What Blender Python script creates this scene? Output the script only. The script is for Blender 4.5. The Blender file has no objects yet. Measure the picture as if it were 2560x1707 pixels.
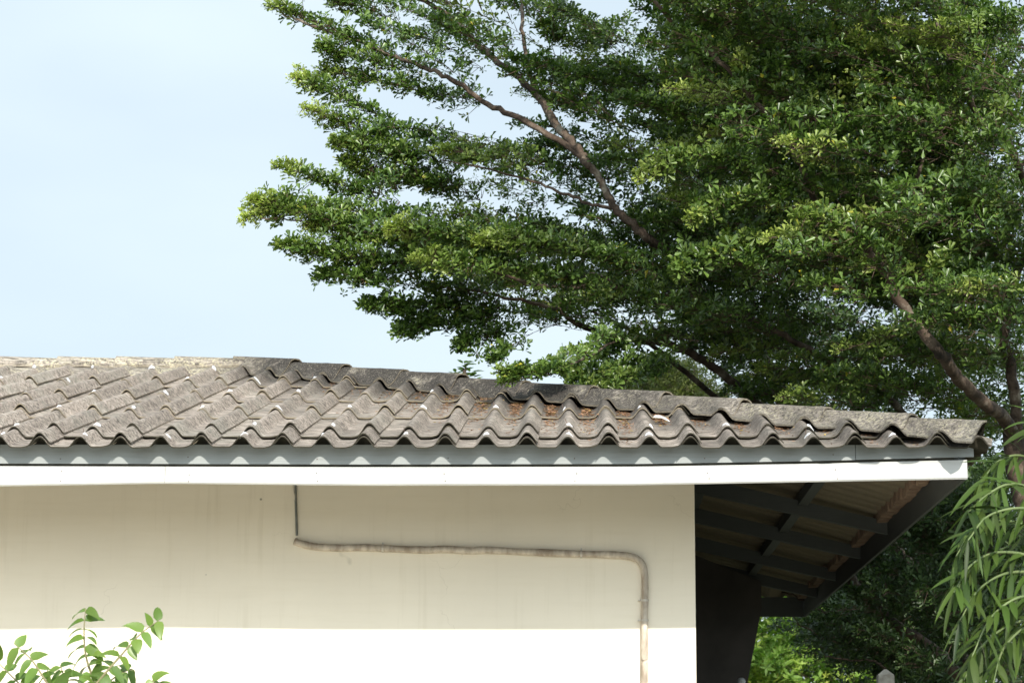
import bpy, bmesh, math
import numpy as np
from mathutils import Vector, Matrix

SC = bpy.context.scene
COL = SC.collection
rng = np.random.default_rng(7)
rad = math.radians

# ------------------------------------------------------------------ camera
LIFT = 3.45                                    # the eave lip stands this high over the ground
FPX = 5869.9                                   # focal length in pixels of a 2560 wide frame
CAM = np.array([3.205, -12.7842, -1.967 + LIFT])
YAW, PITCH, ROLL = 0.0285, 0.1976, 0.0049
_f = np.array([-math.sin(YAW) * math.cos(PITCH), math.cos(YAW) * math.cos(PITCH), math.sin(PITCH)])
_r = np.array([math.cos(YAW), math.sin(YAW), 0.0])
_u = np.cross(_r, _f)
_r, _u = _r * math.cos(ROLL) + _u * math.sin(ROLL), -_r * math.sin(ROLL) + _u * math.cos(ROLL)
cam = bpy.data.cameras.new("camera")
cam.sensor_width = 36
cam.lens = FPX / 2560 * 36
cam.clip_end = 3000
cam.dof.use_dof = True
cam.dof.focus_distance = 14.5
cam.dof.aperture_fstop = 7.0
co = bpy.data.objects.new("camera", cam)
COL.objects.link(co)
co.matrix_world = Matrix(((_r[0], _u[0], -_f[0], CAM[0]), (_r[1], _u[1], -_f[1], CAM[1]),
                          (_r[2], _u[2], -_f[2], CAM[2]), (0, 0, 0, 1)))
SC.camera = co


def at(x, y, Y):
    """Point at depth Y (m behind the eave lip) seen at pixel x, y of the 2560 wide photograph."""
    d = _r * (x - 1280) / FPX - _u * (y - 853.5) / FPX + _f
    return CAM + d * (Y - CAM[1]) / d[1]


def to_px(P):
    d = P - CAM
    z = d @ _f
    return 1280 + FPX * (d @ _r) / z, 853.5 - FPX * (d @ _u) / z


# ------------------------------------------------------------------ light
SUN_DIR = Vector((-0.20, 1.0, -0.535)).normalized()      # the way the light travels
ELEV = math.asin(-SUN_DIR.z)
world = bpy.data.worlds.new("World")
SC.world = world
world.use_nodes = True
wn, wl = world.node_tree.nodes, world.node_tree.links
bg = wn["Background"]
sky = wn.new("ShaderNodeTexSky")
sky.sky_type = 'NISHITA'
sky.sun_disc = False
sky.sun_elevation = ELEV
sky.sun_rotation = math.atan2(-SUN_DIR.x, -SUN_DIR.y)
sky.air_density = 1.0
sky.dust_density = 2.0
sky.ozone_density = 1.0
# thin white veil of high cloud over the blue
wtc = wn.new("ShaderNodeTexCoord")
wmap = wn.new("ShaderNodeMapping")
wmap.inputs['Scale'].default_value = (1.0, 1.0, 2.6)
wno = wn.new("ShaderNodeTexNoise")
wno.inputs['Scale'].default_value = 3.2
wno.inputs['Detail'].default_value = 4
wno.inputs['Roughness'].default_value = 0.45
wra = wn.new("ShaderNodeMapRange")
wra.inputs['From Min'].default_value = 0.35
wra.inputs['From Max'].default_value = 0.7
wra.inputs['To Min'].default_value = 0.66
wra.inputs['To Max'].default_value = 0.94
wmx = wn.new("ShaderNodeMix")
wmx.data_type = 'RGBA'
wl.new(wtc.outputs['Generated'], wmap.inputs['Vector'])
wl.new(wmap.outputs['Vector'], wno.inputs['Vector'])
wl.new(wno.outputs['Fac'], wra.inputs['Value'])
wl.new(wra.outputs['Result'], wmx.inputs['Factor'])
# the veil brightens towards the sun and is a little bluer low in the north
wdot = wn.new("ShaderNodeVectorMath")
wdot.operation = 'DOT_PRODUCT'
wdot.inputs[1].default_value = tuple(-SUN_DIR)
wl.new(wtc.outputs['Generated'], wdot.inputs[0])
wpow = wn.new("ShaderNodeMath")
wpow.operation = 'POWER'
wmax = wn.new("ShaderNodeMath")
wmax.operation = 'MAXIMUM'
wmax.inputs[1].default_value = 0.0
wl.new(wdot.outputs['Value'], wmax.inputs[0])
wl.new(wmax.outputs[0], wpow.inputs[0])
wpow.inputs[1].default_value = 5.0
wgl = wn.new("ShaderNodeMapRange")
wgl.inputs['From Max'].default_value = 1.0
wgl.inputs['To Min'].default_value = 1.0
wgl.inputs['To Max'].default_value = 4.6
wgl.clamp = False
wl.new(wpow.outputs[0], wgl.inputs['Value'])
wvm = wn.new("ShaderNodeVectorMath")
wvm.operation = 'SCALE'
wvm.inputs[0].default_value = (6.9, 8.05, 8.75)
wl.new(wgl.outputs['Result'], wvm.inputs['Scale'])
wl.new(wvm.outputs['Vector'], wmx.inputs['B'])
wl.new(sky.outputs['Color'], wmx.inputs['A'])
wl.new(wmx.outputs['Result'], bg.inputs['Color'])
bg.inputs['Strength'].default_value = 0.085
sun = bpy.data.lights.new("sun", 'SUN')
sun.energy = 3.7
sun.angle = rad(0.53)
sun.color = (1.0, 0.94, 0.84)
so = bpy.data.objects.new("sun", sun)
COL.objects.link(so)
so.rotation_euler = SUN_DIR.to_track_quat('-Z', 'Y').to_euler()
SC.view_settings.view_transform = 'Standard'
SC.view_settings.look = 'None'
SC.view_settings.gamma = 1
SC.view_settings.exposure = 0.55
SC.render.engine = 'CYCLES'
SC.cycles.use_denoising = True
SC.cycles.max_bounces = 8
SC.cycles.diffuse_bounces = 5
SC.cycles.transparent_max_bounces = 8


# ------------------------------------------------------------------ helpers
def link(o, parent=None):
    COL.objects.link(o)
    if parent is not None:
        o.parent = parent
        o.matrix_parent_inverse = parent.matrix_world.inverted()
    return o


def thing(name, label, cat, loc=(0, 0, 0), group=None):
    o = bpy.data.objects.new(name, None)
    o.empty_display_size = 0.2
    o.matrix_world = Matrix.Translation(loc)
    COL.objects.link(o)
    tag(o, label, cat, group)
    return o


def tag(o, label=None, cat=None, group=None, kind=None):
    for k, v in (("label", label), ("category", cat), ("group", group), ("kind", kind)):
        if v:
            o[k] = v
    return o


def mesh_np(name, V, F, mats, parent=None, midx=None, attrs=None, smooth=False):
    """V (n,3) world coordinates, F (m,k) faces all of k corners (or a list of such arrays)."""
    me = bpy.data.meshes.new(name)
    Fs = F if isinstance(F, list) else [F]
    V = np.asarray(V, dtype=np.float32)
    me.vertices.add(len(V))
    me.vertices.foreach_set("co", V.ravel())
    loops = np.concatenate([f.ravel() for f in Fs]).astype(np.int32)
    tot = np.concatenate([np.full(len(f), f.shape[1]) for f in Fs]).astype(np.int32)
    start = np.concatenate([[0], np.cumsum(tot)[:-1]]).astype(np.int32)
    me.loops.add(len(loops))
    me.loops.foreach_set("vertex_index", loops)
    me.polygons.add(len(tot))
    me.polygons.foreach_set("loop_start", start)
    me.polygons.foreach_set("loop_total", tot)
    if midx is not None:
        me.polygons.foreach_set("material_index", np.asarray(midx, dtype=np.int32))
    if smooth:
        me.polygons.foreach_set("use_smooth", np.ones(len(tot), dtype=bool))
    for m in (mats if isinstance(mats, (list, tuple)) else [mats]):
        me.materials.append(m)
    if attrs:
        for k, a in attrs.items():
            at_ = me.attributes.new(k, 'FLOAT', 'POINT')
            at_.data.foreach_set("value", np.asarray(a, dtype=np.float32))
    me.update(calc_edges=True)
    me.validate()
    o = bpy.data.objects.new(name, me)
    return link(o, parent)


def bm_obj(name, bm, mats, parent=None, smooth=False):
    me = bpy.data.meshes.new(name)
    bmesh.ops.recalc_face_normals(bm, faces=bm.faces)
    bm.to_mesh(me)
    bm.free()
    for m in (mats if isinstance(mats, (list, tuple)) else [mats]):
        me.materials.append(m)
    if smooth:
        me.polygons.foreach_set("use_smooth", [True] * len(me.polygons))
    return link(bpy.data.objects.new(name, me), parent)


def add_box(bm, lo, hi, bev=0.0):
    lo, hi = Vector(lo), Vector(hi)
    r = bmesh.ops.create_cube(bm, size=1.0)
    for v in r['verts']:
        v.co = Vector([(lo[i] + hi[i]) / 2 + v.co[i] * (hi[i] - lo[i]) for i in range(3)])
    if bev:
        es = list({e for v in r['verts'] for e in v.link_edges})
        bmesh.ops.bevel(bm, geom=es, offset=bev, segments=2, affect='EDGES', profile=0.6)


def add_prism(bm, pts, axis, a, b):
    """Closed outline pts (2-D in the other two axes) pushed out along axis from a to b."""
    def P(p, t):
        q = list(p)
        q.insert(axis, t)
        return q
    A = [bm.verts.new(P(p, a)) for p in pts]
    B = [bm.verts.new(P(p, b)) for p in pts]
    bm.faces.new(A)
    bm.faces.new(B[::-1])
    n = len(pts)
    for i in range(n):
        bm.faces.new((A[i], A[(i + 1) % n], B[(i + 1) % n], B[i]))


def smooth_path(P, n):
    """Catmull-Rom through the points, n samples per span."""
    P = np.asarray(P, float)
    Q = np.vstack([2 * P[0] - P[1], P, 2 * P[-1] - P[-2]])
    out = []
    for i in range(1, len(Q) - 2):
        t = np.linspace(0, 1, n, endpoint=False)[:, None]
        a, b, c, d = Q[i - 1], Q[i], Q[i + 1], Q[i + 2]
        out.append(0.5 * (2 * b + (c - a) * t + (2 * a - 5 * b + 4 * c - d) * t ** 2 + (3 * b - a - 3 * c + d) * t ** 3))
    out.append(P[-1][None])
    return np.vstack(out)


def tube_arrays(P, Rr, sides=8, wob=0.0, cap=True):
    P = np.asarray(P, float)
    Rr = np.broadcast_to(np.asarray(Rr, float), (len(P),))
    T = np.gradient(P, axis=0)
    T /= np.linalg.norm(T, axis=1)[:, None] + 1e-9
    ref = np.array([0.13, 0.2, 0.97]) if abs(T[:, 2]).mean() < 0.8 else np.array([0.9, 0.3, 0.1])
    A = np.cross(T, ref)
    A /= np.linalg.norm(A, axis=1)[:, None]
    B = np.cross(T, A)
    th = np.linspace(0, 2 * np.pi, sides, endpoint=False)
    rr = Rr[:, None] * (1 + wob * rng.normal(0, 1, (len(P), sides)))
    V = P[:, None] + rr[..., None] * (A[:, None] * np.cos(th)[None, :, None] + B[:, None] * np.sin(th)[None, :, None])
    n = len(P)
    i = np.arange(n - 1)[:, None] * sides
    j = np.arange(sides)[None]
    k = (j + 1) % sides
    F = np.stack([i + j, i + k, i + sides + k, i + sides + j], -1).reshape(-1, 4)
    return V.reshape(-1, 3), F


def tube(name, P, Rr, mat, parent=None, sides=8, wob=0.0):
    V, F = tube_arrays(P, Rr, sides, wob)
    n = len(V)
    V = np.vstack([V, np.asarray(P[0])[None], np.asarray(P[-1])[None]])
    j = np.arange(sides)
    c0 = np.stack([np.full(sides, n), (j + 1) % sides, j], -1)
    c1 = np.stack([np.full(sides, n + 1), n - sides + j, n - sides + (j + 1) % sides], -1)
    return mesh_np(name, V, [F, np.vstack([c0, c1])], mat, parent, smooth=True)


# ------------------------------------------------------------------ materials
def new_mat(name):
    m = bpy.data.materials.new(name)
    m.use_nodes = True
    nt = m.node_tree
    return m, nt.nodes, nt.links, nt.nodes["Principled BSDF"]


def coords(n, l, scale=(1, 1, 1), src='Object'):
    tc = n.new("ShaderNodeTexCoord")
    mp = n.new("ShaderNodeMapping")
    mp.inputs['Scale'].default_value = scale
    l.new(tc.outputs[src], mp.inputs['Vector'])
    return mp.outputs['Vector']


def noise(n, l, vec, scale, detail=4, rough=0.55, dist=0.0):
    t = n.new("ShaderNodeTexNoise")
    t.inputs['Scale'].default_value = scale
    t.inputs['Detail'].default_value = detail
    t.inputs['Roughness'].default_value = rough
    t.inputs['Distortion'].default_value = dist
    l.new(vec, t.inputs['Vector'])
    return t.outputs['Fac']


def ramp(n, l, fac, stops):
    r = n.new("ShaderNodeValToRGB")
    e = r.color_ramp.elements
    while len(e) > 1:
        e.remove(e[-1])
    e[0].position = stops[0][0]
    e[0].color = (*stops[0][1], 1)
    for p, c in stops[1:]:
        x = e.new(p)
        x.color = (*c, 1)
    l.new(fac, r.inputs['Fac'])
    return r.outputs['Color']


def mapr(n, l, v, a, b, c=0.0, d=1.0):
    m = n.new("ShaderNodeMapRange")
    m.inputs['From Min'].default_value = a
    m.inputs['From Max'].default_value = b
    m.inputs['To Min'].default_value = c
    m.inputs['To Max'].default_value = d
    l.new(v, m.inputs['Value'])
    return m.outputs['Result']


def mixc(n, l, fac, a, b, mode='MIX'):
    m = n.new("ShaderNodeMix")
    m.data_type = 'RGBA'
    m.blend_type = mode
    for s, v in (('Factor', fac), ('A', a), ('B', b)):
        if isinstance(v, (int, float)):
            m.inputs[s].default_value = v
        elif isinstance(v, tuple):
            m.inputs[s].default_value = (*v, 1)
        else:
            l.new(v, m.inputs[s])
    return m.outputs['Result']


def math_(n, l, op, a, b=None):
    m = n.new("ShaderNodeMath")
    m.operation = op
    for i, v in enumerate((a, b)):
        if v is None:
            continue
        if isinstance(v, (int, float)):
            m.inputs[i].default_value = v
        else:
            l.new(v, m.inputs[i])
    return m.outputs[0]


def bump(n, l, bsdf, h, strength, dist=0.01):
    b = n.new("ShaderNodeBump")
    b.inputs['Strength'].default_value = strength
    b.inputs['Distance'].default_value = dist
    l.new(h, b.inputs['Height'])
    l.new(b.outputs['Normal'], bsdf.inputs['Normal'])


def mat_simple(name, c1, c2, scale=3.0, rough=0.8, stretch=(1, 1, 1), lo=0.35, hi=0.65, bmp=0.0, detail=5):
    m, n, l, b = new_mat(name)
    v = coords(n, l, stretch)
    f = noise(n, l, v, scale, detail)
    l.new(ramp(n, l, f, [(lo, c1), (hi, c2)]), b.inputs['Base Color'])
    b.inputs['Roughness'].default_value = rough
    if bmp:
        bump(n, l, b, noise(n, l, v, scale * 6, 3), bmp)
    return m


def mat_tile(name, base_lo, base_hi, algae=1.0, lichen=0.0):
    """Weathered fibre cement: fine wavy layers across the slope, algae by the hip, pale lichen."""
    m, n, l, b = new_mat(name)
    v0 = coords(n, l)
    vf = coords(n, l, (9, 62, 62))
    fine = noise(n, l, vf, 1.0, 6, 0.7, 0.8)
    med = noise(n, l, v0, 26, 6, 0.7)
    big = noise(n, l, v0, 2.3, 4, 0.6)
    speck = noise(n, l, v0, 120, 3, 0.6)
    col = ramp(n, l, fine, [(0.39, tuple(x * 0.15 for x in base_lo)), (0.455, tuple(x * 0.8 for x in base_lo)), (0.515, tuple((x + y) / 2 for x, y in zip(base_lo, base_hi))), (0.60, base_hi)])
    col = mixc(n, l, mapr(n, l, med, 0.48, 0.68, 0.0, 0.6), col, (base_hi[0] * 0.55, base_hi[1] * 0.52, base_hi[2] * 0.5))
    col = mixc(n, l, mapr(n, l, big, 0.48, 0.66, 0, 0.3), col, (0.36, 0.36, 0.30), 'MIX')
    # each sheet weathers a little differently
    gi = n.new("ShaderNodeNewGeometry")
    tone = mapr(n, l, gi.outputs['Random Per Island'], 0, 1, 0.82, 1.12)
    cm = n.new("ShaderNodeCombineColor")
    for i in range(3):
        l.new(tone, cm.inputs[i])
    col = mixc(n, l, 1.0, col, cm.outputs[0], 'MULTIPLY')
    # grime settles more towards the middle and right of the roof, in patches
    sg = n.new("ShaderNodeSeparateXYZ")
    l.new(v0, sg.inputs[0])
    gr = math_(n, l, 'MULTIPLY', mapr(n, l, sg.outputs['X'], -0.6, 2.4, 0.12, 1.0), mapr(n, l, noise(n, l, coords(n, l, (3, 1.3, 1.3)), 2.0, 5, 0.65), 0.3, 0.62))
    col = mixc(n, l, math_(n, l, 'MULTIPLY', gr, 0.62), col, (0.125, 0.11, 0.095))
    stk = noise(n, l, coords(n, l, (5, 34, 34)), 1.0, 5, 0.7)
    col = mixc(n, l, mapr(n, l, stk, 0.53, 0.66, 0, 0.6), col, (0.10, 0.085, 0.075))
    # algae: dark growth along the top of the hip, broken up by noise
    sp = n.new("ShaderNodeSeparateXYZ")
    l.new(v0, sp.inputs[0])
    xy = math_(n, l, 'ADD', sp.outputs['X'], sp.outputs['Y'])
    near = mapr(n, l, xy, 4.2, 5.15, 0, 1)
    inx = math_(n, l, 'MULTIPLY', mapr(n, l, sp.outputs['X'], 0.4, 0.9), mapr(n, l, sp.outputs['X'], 4.2, 3.2, 0.4, 1.0))
    msk = math_(n, l, 'MULTIPLY', near, inx)
    msk = math_(n, l, 'MULTIPLY', msk, mapr(n, l, noise(n, l, v0, 3.5, 5, 0.7), 0.28, 0.46))
    msk = math_(n, l, 'MULTIPLY', msk, mapr(n, l, speck, 0.64, 0.56, 0.25, 1))
    if lichen:
        lf = math_(n, l, 'MULTIPLY', mapr(n, l, noise(n, l, v0, 55, 6, 0.75), 0.5, 0.56), mapr(n, l, noise(n, l, v0, 4, 4), 0.38, 0.58, 0.15, 1))
        lf = math_(n, l, 'MULTIPLY', lf, mapr(n, l, msk, 0, 1, 1, 0.25))
        col = mixc(n, l, math_(n, l, 'MULTIPLY', lf, lichen), col, (0.62, 0.56, 0.38))
        df = mapr(n, l, noise(n, l, v0, 34, 6, 0.75), 0.54, 0.6)
        col = mixc(n, l, math_(n, l, 'MULTIPLY', df, 0.75), col, (0.07, 0.062, 0.055))
        gf = mapr(n, l, noise(n, l, v0, 150, 4, 0.7), 0.6, 0.66)
        col = mixc(n, l, math_(n, l, 'MULTIPLY', math_(n, l, 'MULTIPLY', gf, 0.55), mapr(n, l, msk, 0, 1, 1, 0.35)), col, (0.6, 0.57, 0.5))
    col = mixc(n, l, math_(n, l, 'MULTIPLY', msk, 0.93 * algae), col, (0.036, 0.032, 0.029))
    # brownish underside, with the shade beneath the tiles painted in, darkest at lip
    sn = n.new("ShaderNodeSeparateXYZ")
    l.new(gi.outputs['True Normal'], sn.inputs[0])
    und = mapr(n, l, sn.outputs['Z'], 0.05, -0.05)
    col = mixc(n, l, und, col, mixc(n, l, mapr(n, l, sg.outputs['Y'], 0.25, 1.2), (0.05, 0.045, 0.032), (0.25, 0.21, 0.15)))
    l.new(col, b.inputs['Base Color'])
    b.inputs['Roughness'].default_value = 0.92
    b.inputs['Specular IOR Level'].default_value = 0.25
    h = math_(n, l, 'ADD', fine, math_(n, l, 'MULTIPLY', med, 0.6))
    bump(n, l, b, h, 1.0, 0.012)
    return m


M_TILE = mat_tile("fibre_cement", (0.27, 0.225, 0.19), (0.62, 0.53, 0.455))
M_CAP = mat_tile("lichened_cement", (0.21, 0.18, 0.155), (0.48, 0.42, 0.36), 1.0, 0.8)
M_EDGE = mat_simple("broken_cement_edge", (0.5, 0.47, 0.42), (0.66, 0.62, 0.56), 30, 0.9)
M_CAULK = mat_simple("white_sealant", (0.55, 0.55, 0.56), (0.78, 0.78, 0.8), 60, 0.6)
M_NAIL = mat_simple("rusty_nail", (0.05, 0.035, 0.03), (0.12, 0.07, 0.05), 60, 0.6)


def mat_paint(name, c, dirt, warm=None):
    m, n, l, b = new_mat(name)
    v0 = coords(n, l)
    f1 = noise(n, l, v0, 1.3, 5, 0.6)
    col = mixc(n, l, mapr(n, l, f1, 0.35, 0.7), c, tuple(x * 0.94 for x in c))
    # blurry dust bands and small scuffs
    vs = coords(n, l, (1, 1, 14))
    col = mixc(n, l, mapr(n, l, noise(n, l, vs, 2.2, 4), 0.5, 0.8, 0, 0.10 * dirt), col, (c[0] * 0.7, c[1] * 0.66, c[2] * 0.55))
    spk = noise(n, l, coords(n, l, (6.5, 6.5, 4.2)), 1.0, 2, 0.5)
    col = mixc(n, l, mapr(n, l, spk, 0.76, 0.80, 0, 0.3 * dirt), col, (0.22, 0.19, 0.13))
    drip = noise(n, l, coords(n, l, (22, 22, 1.1)), 1.0, 4, 0.6)
    col = mixc(n, l, math_(n, l, 'MULTIPLY', mapr(n, l, drip, 0.52, 0.72, 0, 0.22 * dirt), mapr(n, l, noise(n, l, v0, 1.9, 3), 0.42, 0.62)), col, (c[0] * 0.62, c[1] * 0.58, c[2] * 0.48))
    crk = n.new("ShaderNodeTexVoronoi")
    crk.feature = 'DISTANCE_TO_EDGE'
    crk.inputs['Scale'].default_value = 0.9
    wv = n.new("ShaderNodeVectorMath")
    wv.operation = 'ADD'
    wn3 = n.new("ShaderNodeTexNoise")
    wn3.inputs['Scale'].default_value = 5.0
    wn3.inputs['Detail'].default_value = 5
    l.new(v0, wn3.inputs['Vector'])
    wsc = n.new("ShaderNodeVectorMath")
    wsc.operation = 'SCALE'
    wsc.inputs['Scale'].default_value = 0.35
    l.new(wn3.outputs['Color'], wsc.inputs[0])
    l.new(v0, wv.inputs[0])
    l.new(wsc.outputs[0], wv.inputs[1])
    l.new(wv.outputs[0], crk.inputs['Vector'])
    ck = math_(n, l, 'MULTIPLY', mapr(n, l, crk.outputs['Distance'], 0.003, 0.001, 0, 0.16 * dirt), mapr(n, l, noise(n, l, v0, 1.4, 2), 0.56, 0.6))
    col = mixc(n, l, ck, col, (c[0] * 0.4, c[1] * 0.37, c[2] * 0.3))
    dot = n.new("ShaderNodeTexVoronoi")
    dot.inputs['Scale'].default_value = 3.1
    l.new(v0, dot.inputs['Vector'])
    col = mixc(n, l, mapr(n, l, dot.outputs['Distance'], 0.035, 0.022, 0, 0.8 * dirt), col, (0.13, 0.11, 0.08))
    l.new(col, b.inputs['Base Color'])
    b.inputs['Roughness'].default_value = 0.75
    bump(n, l, b, noise(n, l, v0, 60, 3), 0.15, 0.002)
    return m


M_WALL = mat_paint("cream_wall_paint", (0.84, 0.765, 0.635), 1.0)


def mat_board(name, c, dirty=1.0):
    m, n, l, b = new_mat(name)
    v0 = coords(n, l)
    grain = noise(n, l, coords(n, l, (1.2, 30, 30)), 2.6, 5, 0.6)
    col = mixc(n, l, mapr(n, l, grain, 0.5, 0.72, 0, 0.35 * dirty), c, tuple(x * 0.62 for x in c))
    col = mixc(n, l, mapr(n, l, noise(n, l, v0, 1.7, 5, 0.7), 0.52, 0.75, 0, 0.4 * dirty), col, (c[0] * 0.6, c[1] * 0.58, c[2] * 0.52))
    l.new(col, b.inputs['Base Color'])
    b.inputs['Roughness'].default_value = 0.6
    bump(n, l, b, grain, 0.3, 0.004)
    return m


M_FASCIA = mat_board("white_board_paint", (0.455, 0.455, 0.44))
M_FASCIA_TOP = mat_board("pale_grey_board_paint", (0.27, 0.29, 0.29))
M_BEAM = mat_board("grey_painted_steel", (0.07, 0.077, 0.077), 1.0)
M_DARK = mat_simple("shade_dark_boarding", (0.05, 0.045, 0.042), (0.085, 0.075, 0.07), 2.5, 0.9)  # dark base colour stands for the shade under the side eave
M_MORTAR = mat_simple("reddish_mortar", (0.22, 0.14, 0.10), (0.34, 0.24, 0.17), 14, 0.95, bmp=0.5)
M_PIPE = mat_simple("dirty_cream_pipe", (0.30, 0.24, 0.18), (0.60, 0.53, 0.44), 9, 0.55, (2.4, 1, 1), 0.36, 0.68)
M_CONDUIT = mat_simple("grey_conduit", (0.12, 0.13, 0.12), (0.2, 0.21, 0.19), 14, 0.5)
M_CLIP = mat_simple("pale_clip", (0.45, 0.41, 0.35), (0.6, 0.56, 0.5), 30, 0.5)
M_BARK = None


def mat_bark():
    m, n, l, b = new_mat("mottled_bark")
    v0 = coords(n, l)
    f = noise(n, l, v0, 7, 6, 0.65)
    g = noise(n, l, v0, 1.6, 3, 0.5)
    col = ramp(n, l, f, [(0.38, (0.02, 0.015, 0.011)), (0.47, (0.075, 0.052, 0.037)), (0.56, (0.125, 0.092, 0.067)), (0.65, (0.28, 0.24, 0.19))])
    col = mixc(n, l, mapr(n, l, g, 0.4, 0.65, 0, 0.7), col, (0.075, 0.043, 0.027))
    l.new(col, b.inputs['Base Color'])
    b.inputs['Roughness'].default_value = 0.85
    bump(n, l, b, f, 0.9, 0.03)
    return m


M_BARK = mat_bark()
M_TWIG = mat_simple("twig_bark", (0.07, 0.045, 0.03), (0.14, 0.095, 0.065), 8, 0.8)


def mat_leaf(name, dark, lite, young, trans=0.35, rough=0.4, spec=0.5, yellow=None):
    m, n, l, b = new_mat(name)
    gi = n.new("ShaderNodeNewGeometry")
    r = gi.outputs['Random Per Island']
    col = ramp(n, l, r, [(0.0, dark), (0.75, lite), (0.995, lite)] + ([(0.9975, yellow)] if yellow else []))
    a = n.new("ShaderNodeAttribute")
    a.attribute_name = "young"
    col = mixc(n, l, a.outputs['Fac'], col, young)
    l.new(col, b.inputs['Base Color'])
    b.inputs['Roughness'].default_value = rough
    b.inputs['Specular IOR Level'].default_value = spec
    tr = n.new("ShaderNodeBsdfTranslucent")
    tcol = mixc(n, l, 1.0, col, (1.0, 1.35, 0.45), 'MULTIPLY')
    l.new(tcol, tr.inputs['Color'])
    mx = n.new("ShaderNodeMixShader")
    mx.inputs[0].default_value = trans
    out = n["Material Output"]
    l.new(b.outputs[0], mx.inputs[1])
    l.new(tr.outputs[0], mx.inputs[2])
    l.new(mx.outputs[0], out.inputs[0])
    return m


M_LEAF = mat_leaf("small_glossy_leaf", (0.026, 0.060, 0.015), (0.125, 0.200, 0.040), (0.37, 0.43, 0.095), 0.29, 0.33, 0.5, (0.5, 0.42, 0.04))
M_LEAF_BACK = mat_leaf("background_leaf", (0.018, 0.042, 0.012), (0.06, 0.105, 0.026), (0.2, 0.26, 0.05), 0.22, 0.45)
M_LEAF_OLIVE = mat_leaf("olive_leaf", (0.06, 0.085, 0.016), (0.13, 0.15, 0.03), (0.2, 0.2, 0.05), 0.35, 0.55)
M_LEAF_BAMBOO = mat_leaf("long_blade_leaf", (0.008, 0.022, 0.004), (0.042, 0.082, 0.012), (0.10, 0.13, 0.025), 0.18, 0.5, 0.25)
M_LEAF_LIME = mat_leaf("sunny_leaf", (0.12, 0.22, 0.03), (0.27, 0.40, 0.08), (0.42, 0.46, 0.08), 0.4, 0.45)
M_LEAF_SHRUB = mat_leaf("shrub_leaf", (0.045, 0.095, 0.016), (0.12, 0.20, 0.045), (0.22, 0.29, 0.045), 0.32, 0.38)
M_LITTER = mat_leaf("dry_leaf_bits", (0.12, 0.055, 0.03), (0.36, 0.20, 0.12), (0.6, 0.4, 0.1), 0.15, 0.8, 0.2)
M_PAVE = mat_simple("pale_paving", (0.44, 0.40, 0.32), (0.56, 0.515, 0.42), 1.2, 0.9, bmp=0.3)
M_GROUND = mat_simple("leafy_soil", (0.035, 0.045, 0.02), (0.10, 0.09, 0.05), 1.2, 0.95, bmp=0.3)
M_POST = mat_simple("weathered_concrete", (0.30, 0.26, 0.21), (0.52, 0.48, 0.41), 12, 0.9, bmp=0.4)

# ------------------------------------------------------------------ the setting
g = bmesh.new()
bmesh.ops.create_grid(g, x_segments=2, y_segments=2, size=400)
go = bm_obj("ground", g, M_GROUND)
tag(go, kind="structure")
g = bmesh.new()
add_box(g, (-30, -30, -0.3), (4.6, 1.44, 0.05))
tag(bm_obj("pavement", g, M_PAVE), kind="structure")

# ------------------------------------------------------------------ the house
TH = 0.2651
T = math.tan(TH)
P = 0.225                      # corrugation pitch
S = 5.47                       # hip runs where X + Y = S
DEP = 9.6                      # eave to eave
HH = 0.060                     # corrugation height
ROWS = [0.0, 0.353, 1.438, 2.523, 3.608]
X0 = -20                       # first bump number

house = thing("single_storey_house", "low cream walled house with a weathered grey corrugated hip roof and white fascia boards",
              "house", (0, 0, 0))


def corr(x):
    t = np.abs((x / P + 0.5) % 1.0 - 0.5)
    q = np.clip(t / 0.315, 0, 1)
    return HH * (0.5 + 0.5 * np.cos(np.pi * q ** 1.08))


def corr_u(u):
    return corr(u * P)


def roof_sheets(nmax):
    """Every sheet of the front slope as a thin shell: one (V, F) pair, still uncut."""
    Vs, Fs, off = [], [], 0
    r2 = np.random.default_rng(3)
    for ri, s0 in enumerate(ROWS):
        for no in range(X0 + 1, nmax, 2):
            u = np.linspace(no - 2 - 0.20, no + 0.27, 58)
            ln = 1.3 if s0 > 0 else 0.75
            s = np.linspace(s0 + r2.normal(0, 0.004) * (ri > 0), s0 + ln, 7)
            U, SS = np.meshgrid(u, s)
            rel = (SS - s[0]) / 1.085
            lift = 0.015 * (1 - rel) + 0.004 + r2.uniform(0, 0.004)
            if ri == 0:
                lift = 0.002 + 0.0 * rel
            edge = np.clip((U - (no - 0.45)) / 0.4, 0, 1)
            lift = lift + edge * (0.010 + (0.006 + 0.008 * r2.random()) * (1 - rel))
            tilt = r2.normal(0, 0.0022) * (U - no + 1)
            nz = corr_u(U) + lift + tilt
            nz = nz + 0.0013 * np.sin(SS * 37 + U * 5 + r2.random() * 6)
            th = 0.0075
            out = []
            for dz in (0, -th):
                h = nz + dz
                out.append(np.stack([U * P, SS * math.cos(TH) - h * math.sin(TH), SS * math.sin(TH) + h * math.cos(TH)], -1).reshape(-1, 3))
            a, b = U.shape
            V = np.vstack(out)
            V[:, 2] += LIFT
            i = (np.arange(a - 1)[:, None] * b + np.arange(b - 1)[None]).ravel()
            top = np.stack([i, i + 1, i + b + 1, i + b], -1)
            n = a * b
            bot = np.stack([i + n, i + b + n, i + b + 1 + n, i + 1 + n], -1)
            e = np.arange(b - 1)
            f1 = np.stack([e, e + n, e + 1 + n, e + 1], -1)
            k = np.arange(a - 1) * b + b - 1
            f2 = np.stack([k, k + n, k + b + n, k + b], -1)
            k = np.arange(a - 1) * b
            f3 = np.stack([k, k + b, k + b + n, k + n], -1)
            Vs.append(V)
            Fs.append(np.vstack([top, bot, f1, f2, f3]) + off)
            off += len(V)
    return np.vstack(Vs), np.vstack(Fs)


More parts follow.
